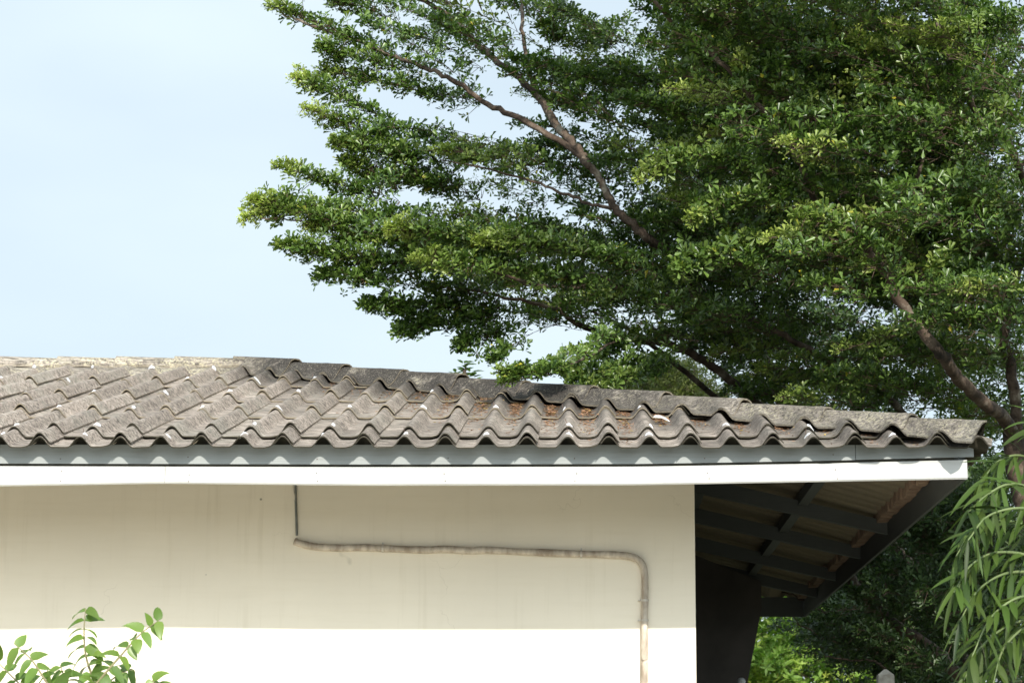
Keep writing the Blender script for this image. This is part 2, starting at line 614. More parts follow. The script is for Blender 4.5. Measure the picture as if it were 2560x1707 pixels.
def cut_mesh(name, V, F, planes, mats, parent):
    o = mesh_np(name, V, F, mats, parent, smooth=True)
    bm = bmesh.new()
    bm.from_mesh(o.data)
    for pco, pno in planes:
        bmesh.ops.bisect_plane(bm, geom=bm.verts[:] + bm.edges[:] + bm.faces[:], plane_co=pco, plane_no=pno, clear_outer=True)
    # keep the broken ends sharp
    for e in bm.edges:
        if len(e.link_faces) == 2 and e.calc_face_angle(0) > 0.6:
            e.smooth = False
    bm.to_mesh(o.data)
    bm.free()
    o.data.update()
    return o


rv, rf = roof_sheets(28)
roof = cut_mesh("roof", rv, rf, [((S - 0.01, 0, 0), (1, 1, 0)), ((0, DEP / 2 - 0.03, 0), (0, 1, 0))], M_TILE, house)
# the side and rear slopes, the same sheets turned about the hip and about the ridge
side = rv.copy()
side[:, 0], side[:, 1] = S - rv[:, 1], S - rv[:, 0]
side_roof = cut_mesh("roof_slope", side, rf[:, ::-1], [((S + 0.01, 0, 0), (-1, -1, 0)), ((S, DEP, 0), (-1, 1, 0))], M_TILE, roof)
rear = rv.copy()
rear[:, 1] = DEP - rv[:, 1]
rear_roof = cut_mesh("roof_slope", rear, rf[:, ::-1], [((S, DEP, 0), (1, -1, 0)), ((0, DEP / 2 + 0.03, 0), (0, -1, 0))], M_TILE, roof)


# hip tiles: a round roll over two flanges whose edges are shaped to the corrugations
def hip_tile(t0, t1, seed, droop=0.0, flare=0.0):
    r2 = np.random.default_rng(seed)
    na, nb = 34, 45
    a = np.linspace(0, 1, na)
    q = np.linspace(-1, 1, nb)
    A, Q = np.meshgrid(a, q, indexing='ij')
    t = t0 + (t1 - t0) * A                      # t = Y on the hip line; t0 lower end
    W = 0.200
    qq = Q * W
    lowend = np.exp(-((A) / 0.12) ** 2)
    r = 0.074 + 0.006 * (1 - A) + flare * lowend
    zap = T * t + 0.124 + 0.026 * (1 - A) + r2.normal(0, 0.003)
    ad = np.abs(qq)
    roll = zap - r + np.sqrt(np.clip(r * r - np.minimum(ad, r * 0.86) ** 2, 0, None)) - np.clip(ad - r * 0.86, 0, None) * 0.8
    # plan position on the front (q<0) or side (q>0) slope
    X = S - t + np.where(Q < 0, -ad, ad) / math.sqrt(2)
    Y = t + np.where(Q < 0, -ad, ad) / math.sqrt(2)
    along = np.where(Q < 0, X, S - Y)
    dist = np.where(Q < 0, Y, S - X)
    gap = (0.046 if t0 < 2.5 else 0.032) + 0.012 * r2.random() + 0.006 * np.sin(along * 9 + seed)
    base = T * dist + corr(along - 0.018) * (0.92 if seed % 3 else 1.0) + gap
    w = np.clip((ad - 0.045) / (W * 0.80 - 0.045), 0, 1)
    w = w * w * (3 - 2 * w)
    Z = roll * (1 - w) + base * w
    Z += 0.0025 * np.sin(along * 31 + Q * 7 + seed) * (ad > 0.01)
    V = np.stack([X, Y, Z + LIFT], -1).reshape(-1, 3)
    i = (np.arange(na - 1)[:, None] * nb + np.arange(nb - 1)[None]).ravel()
    F = np.stack([i, i + nb, i + nb + 1, i + 1], -1)
    n = len(V)
    V2 = V.copy()
    V2[:, 2] -= 0.010
    Vv = np.vstack([V, V2])
    Fb = (F + n)[:, ::-1]
    rim = np.concatenate([np.arange(nb), np.arange(1, na) * nb + nb - 1, (na - 1) * nb + np.arange(nb - 2, -1, -1), np.arange(na - 2, 0, -1) * nb])
    rn = np.roll(rim, -1)
    Fr = np.stack([rim, rn, rn + n, rim + n], -1)
    return Vv, np.vstack([F, Fb, Fr])


def sharpen(o, ang=0.7):
    bm = bmesh.new()
    bm.from_mesh(o.data)
    bmesh.ops.recalc_face_normals(bm, faces=bm.faces)
    for e in bm.edges:
        if len(e.link_faces) == 2 and e.calc_face_angle(0) > ang:
            e.smooth = False
    bm.to_mesh(o.data)
    bm.free()


joints = [0.015, 0.365, 0.79, 1.245, 1.70, 2.15, 2.60, 3.05, 3.48, 3.94, 4.36]
for k in range(len(joints)):
    lo = joints[k]
    hi = (joints[k + 1] if k + 1 < len(joints) else 4.78) + (0.07 if k + 1 < len(joints) else 0)
    V, F = hip_tile(lo, hi, 20 + k, flare=0.016 if k in (7,) else 0.003)
    if k == 0:
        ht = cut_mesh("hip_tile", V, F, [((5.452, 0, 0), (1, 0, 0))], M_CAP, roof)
    else:
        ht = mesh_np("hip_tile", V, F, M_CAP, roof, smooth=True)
    sharpen(ht)


def ridge_tile(x0, x1, seed):
    """Round roll on top of a flange plate that laps the front and rear slopes."""
    r2 = np.random.default_rng(seed)
    na = 30
    xs = np.linspace(x0, x1, na)
    A = (xs - x0) / (x1 - x0)
    up = 0.018 * (1 - A) + 0.003               # left end rides over its neighbour
    zt = T * (DEP / 2) + 0.118
    parts = []
    # roll
    th = np.linspace(-1.62, 1.62, 25)
    rr = 0.080
    Yr = DEP / 2 + rr * np.sin(th)[None] * np.ones((na, 1))
    Zr = zt - rr + rr * np.cos(th)[None] + up[:, None] + 0.003 * np.sin(xs * 14 + seed)[:, None] * (np.abs(th) > 1)[None]
    parts.append((np.repeat(xs[:, None], 25, 1), Yr, Zr))
    # flanges
    for sg in (-1, 1):
        ny = 12
        k = np.linspace(0, 1, ny)[None]
        Yf = DEP / 2 + sg * (0.045 + k * 0.225) * np.ones((na, 1))
        dist = DEP / 2 - np.abs(Yf - DEP / 2)
        Xf = np.repeat(xs[:, None], ny, 1)
        top = zt - 0.082 + up[:, None] * 0.3
        w = k ** 1.15
        Zf = top * (1 - w) + (T * dist + corr(Xf) + 0.010 + up[:, None] * 0.4) * w
        parts.append((Xf, Yf, Zf))
    Vs, Fs, off = [], [], 0
    for X, Y, Z in parts:
        a, b = X.shape
        V = np.stack([X, Y, Z + LIFT], -1).reshape(-1, 3)
        n = len(V)
        i = (np.arange(a - 1)[:, None] * b + np.arange(b - 1)[None]).ravel()
        F = np.stack([i, i + b, i + b + 1, i + 1], -1)
        V2 = V.copy()
        V2[:, 2] -= 0.009
        rim = np.concatenate([np.arange(b), np.arange(1, a) * b + b - 1, (a - 1) * b + np.arange(b - 2, -1, -1), np.arange(a - 2, 0, -1) * b])
        rn = np.roll(rim, -1)
        Vs.append(np.vstack([V, V2]))
        Fs.append(np.vstack([F, (F + n)[:, ::-1], np.stack([rim, rn, rn + n, rim + n], -1)]) + off)
        off += 2 * n
    return np.vstack(Vs), np.vstack(Fs)


x = 0.575
k = 0
while x > -3.4:
    V, F = ridge_tile(x, x + (0.50 if k else 0.40), 50 + k)
    sharpen(mesh_np("ridge_tile", V, F, M_CAP, roof, smooth=True))
    x -= 0.45
    k += 1

# white sealant dabbed over the nails, on the even corrugations just above each row's edge
r2 = np.random.default_rng(11)


def roof_pt(u, s, h):
    return Vector((u * P, s * math.cos(TH) - h * math.sin(TH), LIFT + s * math.sin(TH) + h * math.cos(TH)))


for ri, s0 in enumerate([0.13, 0.353 + 0.10, 1.438 + 0.09, 2.523 + 0.09, 3.608 + 0.09, 4.70]):
    for nn in range(-6, 25, 2):
        xx = nn * P
        yy = s0 * math.cos(TH)
        if xx + yy > S - (0.05 if ri == 5 else 0.3) or xx > S - 0.35 or r2.random() < 0.14:
            continue
        u0 = nn + r2.normal(0, 0.06)
        s1 = s0 + r2.normal(0, 0.012)
        a_, b_ = r2.uniform(0.010, 0.026), r2.uniform(0.014, 0.04)
        jit = r2.uniform(0.5, 1.25, 11)
        top = 0.0255 if ri else 0.0065
        bm = bmesh.new()
        ring = []
        for j in range(11):
            an = 2 * math.pi * j / 11
            du, ds = a_ * math.cos(an) * jit[j] / P, b_ * math.sin(an) * jit[j]
            ring.append(bm.verts.new(roof_pt(u0 + du, s1 + ds, float(corr_u(u0 + du)) + top)))
        c = bm.verts.new(roof_pt(u0, s1, float(corr_u(u0)) + top + 0.006))
        low = [bm.verts.new(v.co - Vector((0, 0, 0.016))) for v in ring]
        for j in range(11):
            bm.faces.new((ring[j], ring[(j + 1) % 11], c))
            bm.faces.new((ring[j], low[j], low[(j + 1) % 11], ring[(j + 1) % 11]))
        if r2.random() < 0.5:
            p0 = roof_pt(u0 - 0.05, s1 + 0.004, float(corr_u(u0)) + top)
            lean = Vector((r2.normal(0, 0.006), r2.normal(0, 0.006), 0.028))
            m4 = [[bm.verts.new(q + Vector((0.0025 * math.cos(w_), 0.0025 * math.sin(w_), 0))) for w_ in (0, 2.1, 4.2)] for q in (p0, p0 + lean)]
            fcs = [bm.faces.new((m4[0][j], m4[0][(j + 1) % 3], m4[1][(j + 1) % 3], m4[1][j])) for j in range(3)]
            fcs.append(bm.faces.new(m4[1]))
            for f_ in fcs:
                f_.material_index = 1
        bm_obj("nail_sealant", bm, [M_CAULK, M_NAIL], roof)

# walls
WX, WY = 3.915, 1.44
bm = bmesh.new()
add_box(bm, (-9, WY, -0.2), (WX, WY + 0.15, LIFT + 0.30))
bm_obj("wall", bm, M_WALL, house)
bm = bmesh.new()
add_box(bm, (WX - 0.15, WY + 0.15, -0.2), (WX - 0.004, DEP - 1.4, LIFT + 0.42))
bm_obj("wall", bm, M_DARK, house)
bm = bmesh.new()
add_box(bm, (-9, DEP - 1.4, -0.2), (WX, DEP - 1.25, LIFT + 0.3))
add_box(bm, (-9.15, WY, -0.2), (-9, DEP - 1.25, LIFT + 0.4))
bm_obj("wall", bm, M_WALL, house)

# fascia boards, following the slight sag of the eave
ZS = [(-9, -0.080), (0, -0.080), (2.0, -0.084), (3.55, -0.080), (4.5, -0.063), (5.40, -0.040)]
ZB = [(-9, -0.202), (-0.1, -0.201), (0.92, -0.184), (2.0, -0.194), (3.55, -0.190), (4.5, -0.172), (5.36, -0.155)]


def board_strip(bm, xa, xb, ztop, zbot, y0, y1, bev=0.0):
    xs = np.linspace(xa, xb, max(2, int((xb - xa) / 0.15)))
    rings = []
    for x_ in xs:
        zt, zb = LIFT + ztop(x_), LIFT + zbot(x_)
        if bev:
            prof = [(y0, zt), (y0, zb + bev), (y0 + bev * 0.9, zb), (y1, zb), (y1, zt)]
        else:
            prof = [(y0, zt), (y0, zb), (y1, zb), (y1, zt)]
        rings.append([bm.verts.new((x_, a, b)) for a, b in prof])
    n = len(rings[0])
    for a, b in zip(rings[:-1], rings[1:]):
        for j in range(n):
            bm.faces.new((a[j], b[j], b[(j + 1) % n], a[(j + 1) % n]))
    bm.faces.new(rings[0])
    bm.faces.new(rings[-1][::-1])


fs = lambda x_: float(np.interp(x_, *zip(*ZS)))
fb = lambda x_: float(np.interp(x_, *zip(*ZB)))
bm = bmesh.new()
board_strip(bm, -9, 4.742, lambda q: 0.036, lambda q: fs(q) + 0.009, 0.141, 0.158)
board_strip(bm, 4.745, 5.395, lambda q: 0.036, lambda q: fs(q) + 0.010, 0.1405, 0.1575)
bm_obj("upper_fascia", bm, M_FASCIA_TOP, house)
bm = bmesh.new()
board_strip(bm, -9, 0.906, lambda q: fs(q) - 0.008, fb, 0.1275, 0.1395, 0.008)
board_strip(bm, 0.908, 5.355, lambda q: fs(q) - 0.008, fb, 0.128, 0.1393, 0.008)
bm_obj("lower_fascia", bm, M_FASCIA, house)
r2 = np.random.default_rng(5)
low_board = bpy.data.objects["lower_fascia"]
for x_ in list(np.arange(-0.4, 5.3, 0.72)):
    for yy, z_ in ((0.1385, fs(x_) + 0.04), (0.1262, fs(x_) - 0.045), (0.1262, fs(x_) - 0.085)):
        c = Vector((x_ + r2.normal(0, 0.01), yy, LIFT + z_ + r2.normal(0, .005)))
        bm = bmesh.new()
        ra = [bm.verts.new(c + Vector((0.0035 * math.cos(w_), 0, 0.0035 * math.sin(w_)))) for w_ in np.linspace(0, 5.2, 6)]
        rb = [bm.verts.new(v.co + Vector((0, 0.003, 0))) for v in ra]
        bm.faces.new(ra)
        for j in range(6):
            bm.faces.new((ra[j], rb[j], rb[(j + 1) % 6], ra[(j + 1) % 6]))
        bm_obj("nail_head", bm, M_NAIL, low_board)

# added dark strip behind the arches: stands for shade and stops light leaks
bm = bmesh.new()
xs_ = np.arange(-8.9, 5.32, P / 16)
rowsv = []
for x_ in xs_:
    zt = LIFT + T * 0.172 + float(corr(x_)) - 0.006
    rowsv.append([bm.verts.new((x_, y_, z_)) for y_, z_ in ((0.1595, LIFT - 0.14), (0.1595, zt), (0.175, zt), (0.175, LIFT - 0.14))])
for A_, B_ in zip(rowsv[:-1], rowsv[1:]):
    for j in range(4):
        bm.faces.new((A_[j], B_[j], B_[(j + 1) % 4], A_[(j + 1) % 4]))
bm_obj("eave_shade_filler", bm, mat_simple("eave_shade_dark", (0.03, 0.03, 0.024), (0.07, 0.065, 0.05), 18, 0.95), house)

# side eave board, rear board
bm = bmesh.new()
add_box(bm, (5.335, 0.176, LIFT - 0.153), (5.355, DEP - 0.12, LIFT + 0.022))
add_box(bm, (WX, DEP - 0.14, LIFT - 0.153), (5.333, DEP - 0.12, LIFT + 0.03))
bm_obj("side_fascia", bm, M_BEAM, house)
# purlins and side rafters under the side slope
bm = bmesh.new()
for xx in (4.72, 4.05):
    zt = LIFT + T * (S - xx - 0.05) - 0.004
    add_box(bm, (xx, S - xx + 0.2, zt - 0.075), (xx + 0.07, DEP - 0.3, zt))
bm_obj("purlin", bm, M_BEAM, house)
for yy in (3.35, 4.93, 6.65, 8.2):
    bm = bmesh.new()
    zt0, zt1 = LIFT + T * (S - 3.9) - 0.082, LIFT + T * (S - 5.334) - 0.082 + 0.05
    add_prism(bm, [(3.9, zt0), (5.333, zt1), (5.333, zt1 - 0.09), (3.9, zt0 - 0.115)], 1, yy, yy + 0.06)
    # add_prism inserts the axis: (x, y, z)
    bm_obj("rafter", bm, M_BEAM, house)
# front rafters, seen only from low down
for xx in np.arange(-3.2, 3.9, 1.15):
    bm = bmesh.new()
    add_prism(bm, [(0.16, LIFT - 0.02), (WY, LIFT + T * WY - 0.03), (WY, LIFT + T * WY - 0.13), (0.16, LIFT - 0.11)], 0, xx, xx + 0.05)
    bm_obj("rafter", bm, M_BEAM, house)
# mortar bedding along the side eave: rough reddish lumps
bm = bmesh.new()
r2 = np.random.default_rng(9)
yy = 0.35
while yy < DEP - 0.4:
    w_ = r2.uniform(0.13, 0.2)
    zt = LIFT + T * (S - 5.28) + 0.0
    add_box(bm, (5.26 + r2.normal(0, 0.008), yy, zt - 0.055 + r2.normal(0, 0.004)), (5.333, yy + w_ - 0.008, zt + 0.02), 0.01)
    yy += w_
bm_obj("mortar_bedding", bm, M_MORTAR, house)

# hip rafter, and the rear porch screen, its shade put into the colour
bm = bmesh.new()
o_ = Vector((S, 0, 0))
for dx in (0,):
    pts = []
    a = Vector((5.33, 0.16, LIFT - 0.03))
    b = Vector((3.95, 1.54, LIFT + T * 1.54 - 0.06))
    n_ = Vector((1, 1, 0)).normalized() * 0.03
    vs = []
    for q in (a, b):
        for dn, dz in ((-1, 0), (1, 0), (1, -0.12), (-1, -0.12)):
            vs.append(bm.verts.new(q + n_ * dn + Vector((0, 0, dz))))
    for j in range(4):
        bm.faces.new((vs[j], vs[(j + 1) % 4], vs[4 + (j + 1) % 4], vs[4 + j]))
    bm.faces.new(vs[:4])
    bm.faces.new(vs[4:][::-1])
bm_obj("hip_rafter", bm, M_BEAM, house)

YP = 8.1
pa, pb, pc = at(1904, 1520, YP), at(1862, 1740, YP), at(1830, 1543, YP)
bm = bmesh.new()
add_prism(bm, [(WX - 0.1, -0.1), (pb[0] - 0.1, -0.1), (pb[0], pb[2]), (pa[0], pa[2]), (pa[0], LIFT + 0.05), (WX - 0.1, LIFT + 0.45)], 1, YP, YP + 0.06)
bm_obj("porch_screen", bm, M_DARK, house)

# ------------------------------------------------------------------ pipe and conduit on the wall
YW = WY - 0.024
pp = [(736, 1352), (752, 1358), (790, 1366), (850, 1369), (900, 1368), (957, 1370), (1060, 1374), (1110, 1372), (1180, 1376), (1210, 1374), (1320, 1379),
      (1453, 1384), (1530, 1386), (1568, 1389), (1592, 1396), (1606, 1412), (1612, 1440), (1612, 1500), (1611, 1550), (1611, 1640), (1611, 1760)]
PW = [at(a, b, YW) for a, b in pp]
PW.append(np.array([PW[-1][0], YW, 0.0]))
path = smooth_path(PW, 8)
pipe = thing("wall_pipe", "dirty cream drain pipe sagging across the white wall then turning down at a bend", "pipe", tuple(PW[0]))
rp = 0.0215 * (1 + 0.07 * np.convolve(np.random.default_rng(4).normal(0, 1, len(path)), np.ones(3) / 3, 'same') * (path[:, 2] > PW[13][2] - 0.02))
tube("pipe_run", path, rp, M_PIPE, pipe, 16)
for (a, b, vert) in ((957, 1370, 0), (1453, 1384, 0), (1612, 1500, 1), (1611, 1550, 1)):
    c = at(a, b, YW)
    bm = bmesh.new()
    th = np.linspace(0, 2 * math.pi, 17)[:-1]
    rings = []
    for (off_, rr_) in ((-0.006, 0.0225), (-0.006, 0.0250), (0.006, 0.0250), (0.006, 0.0225)):
        rg = []
        for w_ in th:
            u_, v_ = rr_ * math.cos(w_), rr_ * math.sin(w_)
            rg.append(bm.verts.new((c[0] + (u_ if vert else off_), YW + v_, c[2] + (off_ if vert else u_))))
        rings.append(rg)
    for A_, B_ in zip(rings, rings[1:] + rings[:1]):
        for j in range(16):
            bm.faces.new((A_[j], A_[(j + 1) % 16], B_[(j + 1) % 16], B_[j]))
    if b == 1550 or b == 1500:
        add_box(bm, (c[0] - 0.040, YW - 0.004, c[2] - 0.003), (c[0] - 0.0225, YW + 0.02, c[2] + 0.004))
    else:
        add_box(bm, (c[0] - 0.004, YW - 0.004, c[2] + 0.0225), (c[0] + 0.004, YW + 0.02, c[2] + 0.036))
    bm_obj("pipe_clip", bm, M_CLIP, pipe)
cp = [at(739, 1180, WY - 0.009), at(739, 1240, WY - 0.009), at(741, 1300, WY - 0.009), at(742, 1338, WY - 0.009)]
cond = tube("cable_conduit", smooth_path(cp, 5), 0.0075, M_CONDUIT, None, 10)
tag(cond, "thin dark grey conduit running down from the eave to the pipe's left end", "conduit")
cw = [at(733, 1212, WY - 0.02), at(734, 1225, WY - 0.022), at(737, 1240, WY - 0.02), at(736, 1252, WY - 0.018)]
tube("loose_wire", smooth_path(cw, 4), 0.0024, M_CLIP, cond, 6)


# ------------------------------------------------------------------ leaves
def leaf_arrays(C, D, N, L, W, fold=0.18, obov=True):
    """Leaves from bases C along unit D with normals N. Six corners, two quads folded on the midrib."""
    n = len(C)
    Sd = np.cross(N, D)
    Sd /= np.linalg.norm(Sd, axis=1)[:, None] + 1e-9
    N2 = np.cross(D, Sd)
    a1, a2 = (0.42, 0.80) if obov else (0.28, 0.62)
    w1, w2 = (0.24, 0.5) if obov else (0.46, 0.40)
    L = L[:, None]
    W = W[:, None]
    V = np.empty((n, 6, 3))
    V[:, 0] = C
    V[:, 1] = C + D * L * a1 - Sd * W * w1 + N2 * W * fold * w1 * 2
    V[:, 2] = C + D * L * a2 - Sd * W * w2 + N2 * W * fold * w2 * 2
    V[:, 3] = C + D * L - N2 * L * 0.06
    V[:, 4] = C + D * L * a2 + Sd * W * w2 + N2 * W * fold * w2 * 2
    V[:, 5] = C + D * L * a1 + Sd * W * w1 + N2 * W * fold * w1 * 2
    i = np.arange(n)[:, None] * 6
    F = np.stack([i + np.array([0, 3, 2, 1]), i + np.array([0, 5, 4, 3])], 1).reshape(-1, 4)
    return V.reshape(-1, 3), F


def unit(a):
    return a / (np.linalg.norm(a, axis=-1, keepdims=True) + 1e-9)


class Crown:
    """Collects leaf rosettes and the twigs that carry them, then writes two meshes."""
    def __init__(self):
        self.C, self.A, self.S, self.Yg, self.tw = [], [], [], [], []

    def pad(self, B, Tp, width, n, size, thick=0.06, young=0.0, gaps=None, arch=0.05):
        B, Tp = np.asarray(B, float), np.asarray(Tp, float)
        ax = Tp - B
        L = np.linalg.norm(ax)
        fw = ax / L
        lat = unit(np.cross(fw, [0, 0, 1.0]))
        up = np.cross(lat, fw)
        t = rng.beta(1.4, 1.3, n)
        la = rng.uniform(-1, 1, n)
        wid = width * (1 - t) ** 1.05 * 1.15 * np.minimum(1, 0.35 + t * 2.2)
        twist = rng.normal(0, 0.25)
        pos = B + ax * t[:, None] + lat * (la * wid)[:, None] + up * (rng.normal(0, thick, n) * (1.15 - 0.85 * t) + twist * la * wid + arch * np.sin(np.pi * t) * L)[:, None]
        pos[:, 2] += 0.0
        src_t = np.clip(t - 0.9 * np.abs(la) * wid / L - 0.04, 0, 1)
        src = B + ax * src_t[:, None] + up * (arch * np.sin(np.pi * src_t) * L)[:, None]
        A = unit(np.array([0, -0.12, 0.75]) + 0.5 * fw + lat * (la * 0.45)[:, None] + rng.normal(0, 0.42, (n, 3)))
        keep = np.ones(n, bool)
        if gaps is not None:
            px, py = to_px(pos)
            keep = ~gaps(px, py)
        yv = np.clip(young * (t - 0.15) * 1.5 + rng.normal(0, 0.15, n) * (young > 0), 0, 1)
        self.C.append(pos[keep])
        self.A.append(A[keep])
        self.S.append(np.full(keep.sum(), size) * rng.uniform(0.6, 1.25, keep.sum()) * (1 - 0.25 * yv[keep]) * (1 - 0.45 * np.clip(t[keep] - 0.8, 0, 1) / 0.2 * (young > 0.3)))
        self.Yg.append(yv[keep])
        k2 = keep & (rng.random(n) < 0.8)
        dv = src[k2] - pos[k2]
        dl = np.linalg.norm(dv, axis=1, keepdims=True)
        self.tw.append(np.stack([pos[k2] + dv / (dl + 1e-6) * np.minimum(dl, 0.11), pos[k2]], 1))
        # the pad's own stem
        ss = np.linspace(0, 0.97, 6)
        st = B + ax * ss[:, None] + up * (arch * np.sin(np.pi * ss) * L)[:, None]
        self.tw.append(np.stack([st[:-1], st[1:]], 1))

    def build(self, tree, mat, nl=6, asp=0.46, obov=True, twr=0.0034):
        C = np.vstack(self.C)
        A = np.vstack(self.A)
        Sz = np.concatenate(self.S)
        Yg = np.concatenate(self.Yg)
        n = len(C)
        e1 = unit(np.cross(A, rng.normal(0, 1, (n, 3))))
        e2 = np.cross(A, e1)
        Cs, Ds, Ns, Ls, Ys = [], [], [], [], []
        for k in range(nl):
            an = 2 * np.pi * (k + rng.uniform(-0.3, 0.3, n)) / nl
            el = rng.uniform(0.05, 1.0, n)
            out = e1 * np.cos(an)[:, None] + e2 * np.sin(an)[:, None]
            D = unit(out * np.cos(el)[:, None] + A * np.sin(el)[:, None])
            N = unit(A * np.cos(el)[:, None] - out * np.sin(el)[:, None] + rng.normal(0, 0.25, (n, 3)))
            Cs.append(C + D * 0.006 + A * rng.uniform(-0.02, 0.02, (n, 1)))
            Ds.append(D)
            Ns.append(N)
            Ls.append(Sz * rng.uniform(0.7, 1.1, n))
            Ys.append(Yg)
        Cc, D, N, L, Yy = np.vstack(Cs), np.vstack(Ds), np.vstack(Ns), np.concatenate(Ls), np.concatenate(Ys)
        V, F = leaf_arrays(Cc, D, N, L, L * asp, obov=obov)
        crown = mesh_np("crown", V, F, mat, tree, attrs={"young": np.repeat(Yy, 6)})
        TWs = np.vstack(self.tw)
        a, b = TWs[:, 0], TWs[:, 1]
        d = unit(b - a)
        p = unit(np.cross(d, [0.3, 0.9, 0.2]))
        q = np.cross(d, p)
        m = len(a)
        V = np.empty((m, 6, 3))
        for j, w_ in enumerate((0, 2.094, 4.189)):
            o = p * math.cos(w_) + q * math.sin(w_)
            V[:, j] = a + o * twr
            V[:, j + 3] = b + o * twr * 0.5
        i = np.arange(m)[:, None] * 6
        F = np.stack([i + np.array([0, 1, 4, 3]), i + np.array([1, 2, 5, 4]), i + np.array([2, 0, 3, 5])], 1).reshape(-1, 4)
        mesh_np("twigs", V.reshape(-1, 3), F, M_TWIG, tree)
        print(tree.name, "leaves", len(Cc), "twigs", m)
        return crown


def in_poly(px, py, poly):
    inside = np.zeros(np.shape(px), bool)
    n = len(poly)
    for i in range(n):
        x1, y1 = poly[i]
        x2, y2 = poly[(i + 1) % n]
        c = ((y1 > py) != (y2 > py)) & (px < (x2 - x1) * (py - y1) / (y2 - y1 + 1e-12) + x1)
        inside ^= c
    return inside


def limb(tree, pts, r0, r1, name="branch", sides=10, near=0.0):
    """pts: (px, py, Y) triples or world points; radius r0 at the first, r1 at the last."""
    if near:
        pts = [(p[0], p[1], p[2] - near * min(1, i / 4)) for i, p in enumerate(pts)]
    Pw = [at(*p[:3]) if len(p) == 3 and p[0] > 60 else np.array(p[:3], float) for p in pts]
    path = smooth_path(Pw, 6)
    path[1:-1] += rng.normal(0, 0.006, (len(path) - 2, 3))
    rr = (np.linspace(1, 0, len(path)) ** 0.8 * (r0 - r1) + r1) * 0.84
    return tube(name, path, rr, M_BARK, tree, sides, 0.05)


# ------------------------------------------------------------------ main spreading tree
GAPS = [
    [(1040, 268), (1150, 285), (1290, 325), (1350, 350), (1240, 372), (1120, 345), (1030, 300)],
    [(1440, -40), (1535, -20), (1560, 30), (1500, 70), (1460, 40), (1430, 10)],
    [(1525, 85), (1600, 110), (1590, 150), (1540, 130)],
    [(1300, 805), (1450, 818), (1470, 860), (1420, 930), (1330, 950), (1290, 925), (1340, 885), (1260, 850)],
    [(1110, 190), (1150, 200), (1140, 225), (1090, 215)],
    [(960, 700), (1050, 700), (1070, 725), (990, 735)],
    [(1190, 430), (1250, 440), (1240, 465), (1180, 455)],
    [(2110, 755), (2190, 770), (2260, 800), (2240, 830), (2150, 800)],
    [(2200, 890), (2270, 895), (2280, 925), (2220, 920)],
    [(2260, 985), (2350, 1010), (2410, 1045), (2380, 1065), (2280, 1040)],
]


def gaps(px, py):
    g_ = np.zeros(np.shape(px), bool)
    jx = px + rng.normal(0, 13, np.shape(px))
    jy = py + rng.normal(0, 13, np.shape(px))
    for p in GAPS:
        g_ |= in_poly(jx, jy, p)
    return g_


treeB = thing("spreading_tree", "big small-leaved tree reaching left over the roof, pale brown limbs fanning upward",
              "tree", (8.3, 7.5, 0))
limb(treeB, [(8.3, 7.5, -0.2), (7.9, 7.5, 1.6), (2420, 1700, 7.5), (2340, 1626, 7.4), (2233, 1558, 7.3), (2137, 1463, 7.2)], 0.072, 0.052, "trunk", 14)
limb(treeB, [(2137, 1463, 7.2), (2060, 1300, 7.1), (1990, 1120, 7.0), (1948, 997, 6.9), (1904, 899, 6.8), (1814, 819, 6.3), (1745, 735, 5.6), (1676, 640, 4.9), (1627, 600, 4.6),
             (1582, 560, 4.5), (1537, 520, 4.5), (1502, 453, 4.5), (1466, 408, 4.5), (1429, 372, 4.6), (1309, 303, 4.7), (1220, 259, 4.9), (1130, 200, 4.9),
             (1063, 170, 4.95), (974, 138, 5.0), (898, 107, 5.0), (773, 62, 5.0), (706, 36, 5.0)], 0.056, 0.008)
limb(treeB, [(1466, 408, 4.52), (1438, 366, 4.6), (1398, 321, 4.8), (1336, 232, 5.1), (1264, 170, 5.3), (1197, 116, 5.5), (1130, 45, 6.2), (1063, 4, 6.3), (980, -60, 6.4)], 0.042, 0.018)
limb(treeB, [(1336, 232, 5.3), (1318, 152, 5.3), (1304, 58, 5.4), (1304, 0, 5.6), (1300, -80, 6.3)], 0.022, 0.012)
limb(treeB, [(1537, 522, 4.5), (1480, 511, 4.5), (1412, 484, 4.5), (1350, 462, 4.5), (1230, 425, 4.6), (1100, 400, 4.7)], 0.018, 0.006)
limb(treeB, [(1990, 1120, 7.0), (1880, 1000, 6.0), (1836, 961, 5.8), (1770, 908, 5.6), (1680, 863, 5.2), (1591, 850, 5.0), (1502, 832, 4.7), (1435, 805, 4.5), (1386, 774, 4.4),
             (1280, 745, 4.2), (1150, 720, 4.1)], 0.05, 0.008)
limb(treeB, [(1904, 899, 6.8), (1800, 800, 6.0), (1740, 765, 5.6), (1680, 747, 5.3), (1591, 727, 5.0), (1546, 720, 4.9), (1502, 716, 4.8), (1386, 716, 4.5), (1319, 707, 4.4),
             (1150, 650, 4.1), (1000, 600, 3.9), (800, 560, 3.8), (650, 545, 3.7)], 0.03, 0.005)
limb(treeB, [(1546, 720, 4.9), (1500, 690, 4.8), (1440, 682, 4.7), (1350, 676, 4.6), (1280, 645, 4.5)], 0.016, 0.006)
limb(treeB, [(1470, 775, 5.0), (1530, 800, 5.2), (1600, 840, 5.6), (1700, 920, 6.0), (1800, 1000, 6.4)][::-1], 0.03, 0.012)
limb(treeB, [(2400, 1300, 7.2), (2300, 1100, 7.0), (2216, 985, 6.0), (2153, 946, 5.4), (2096, 918, 5.0), (2030, 876, 4.7), (1970, 845, 4.5), (1900, 806, 4.4), (1840, 790, 4.4), (1760, 780, 4.4)], 0.045, 0.012)
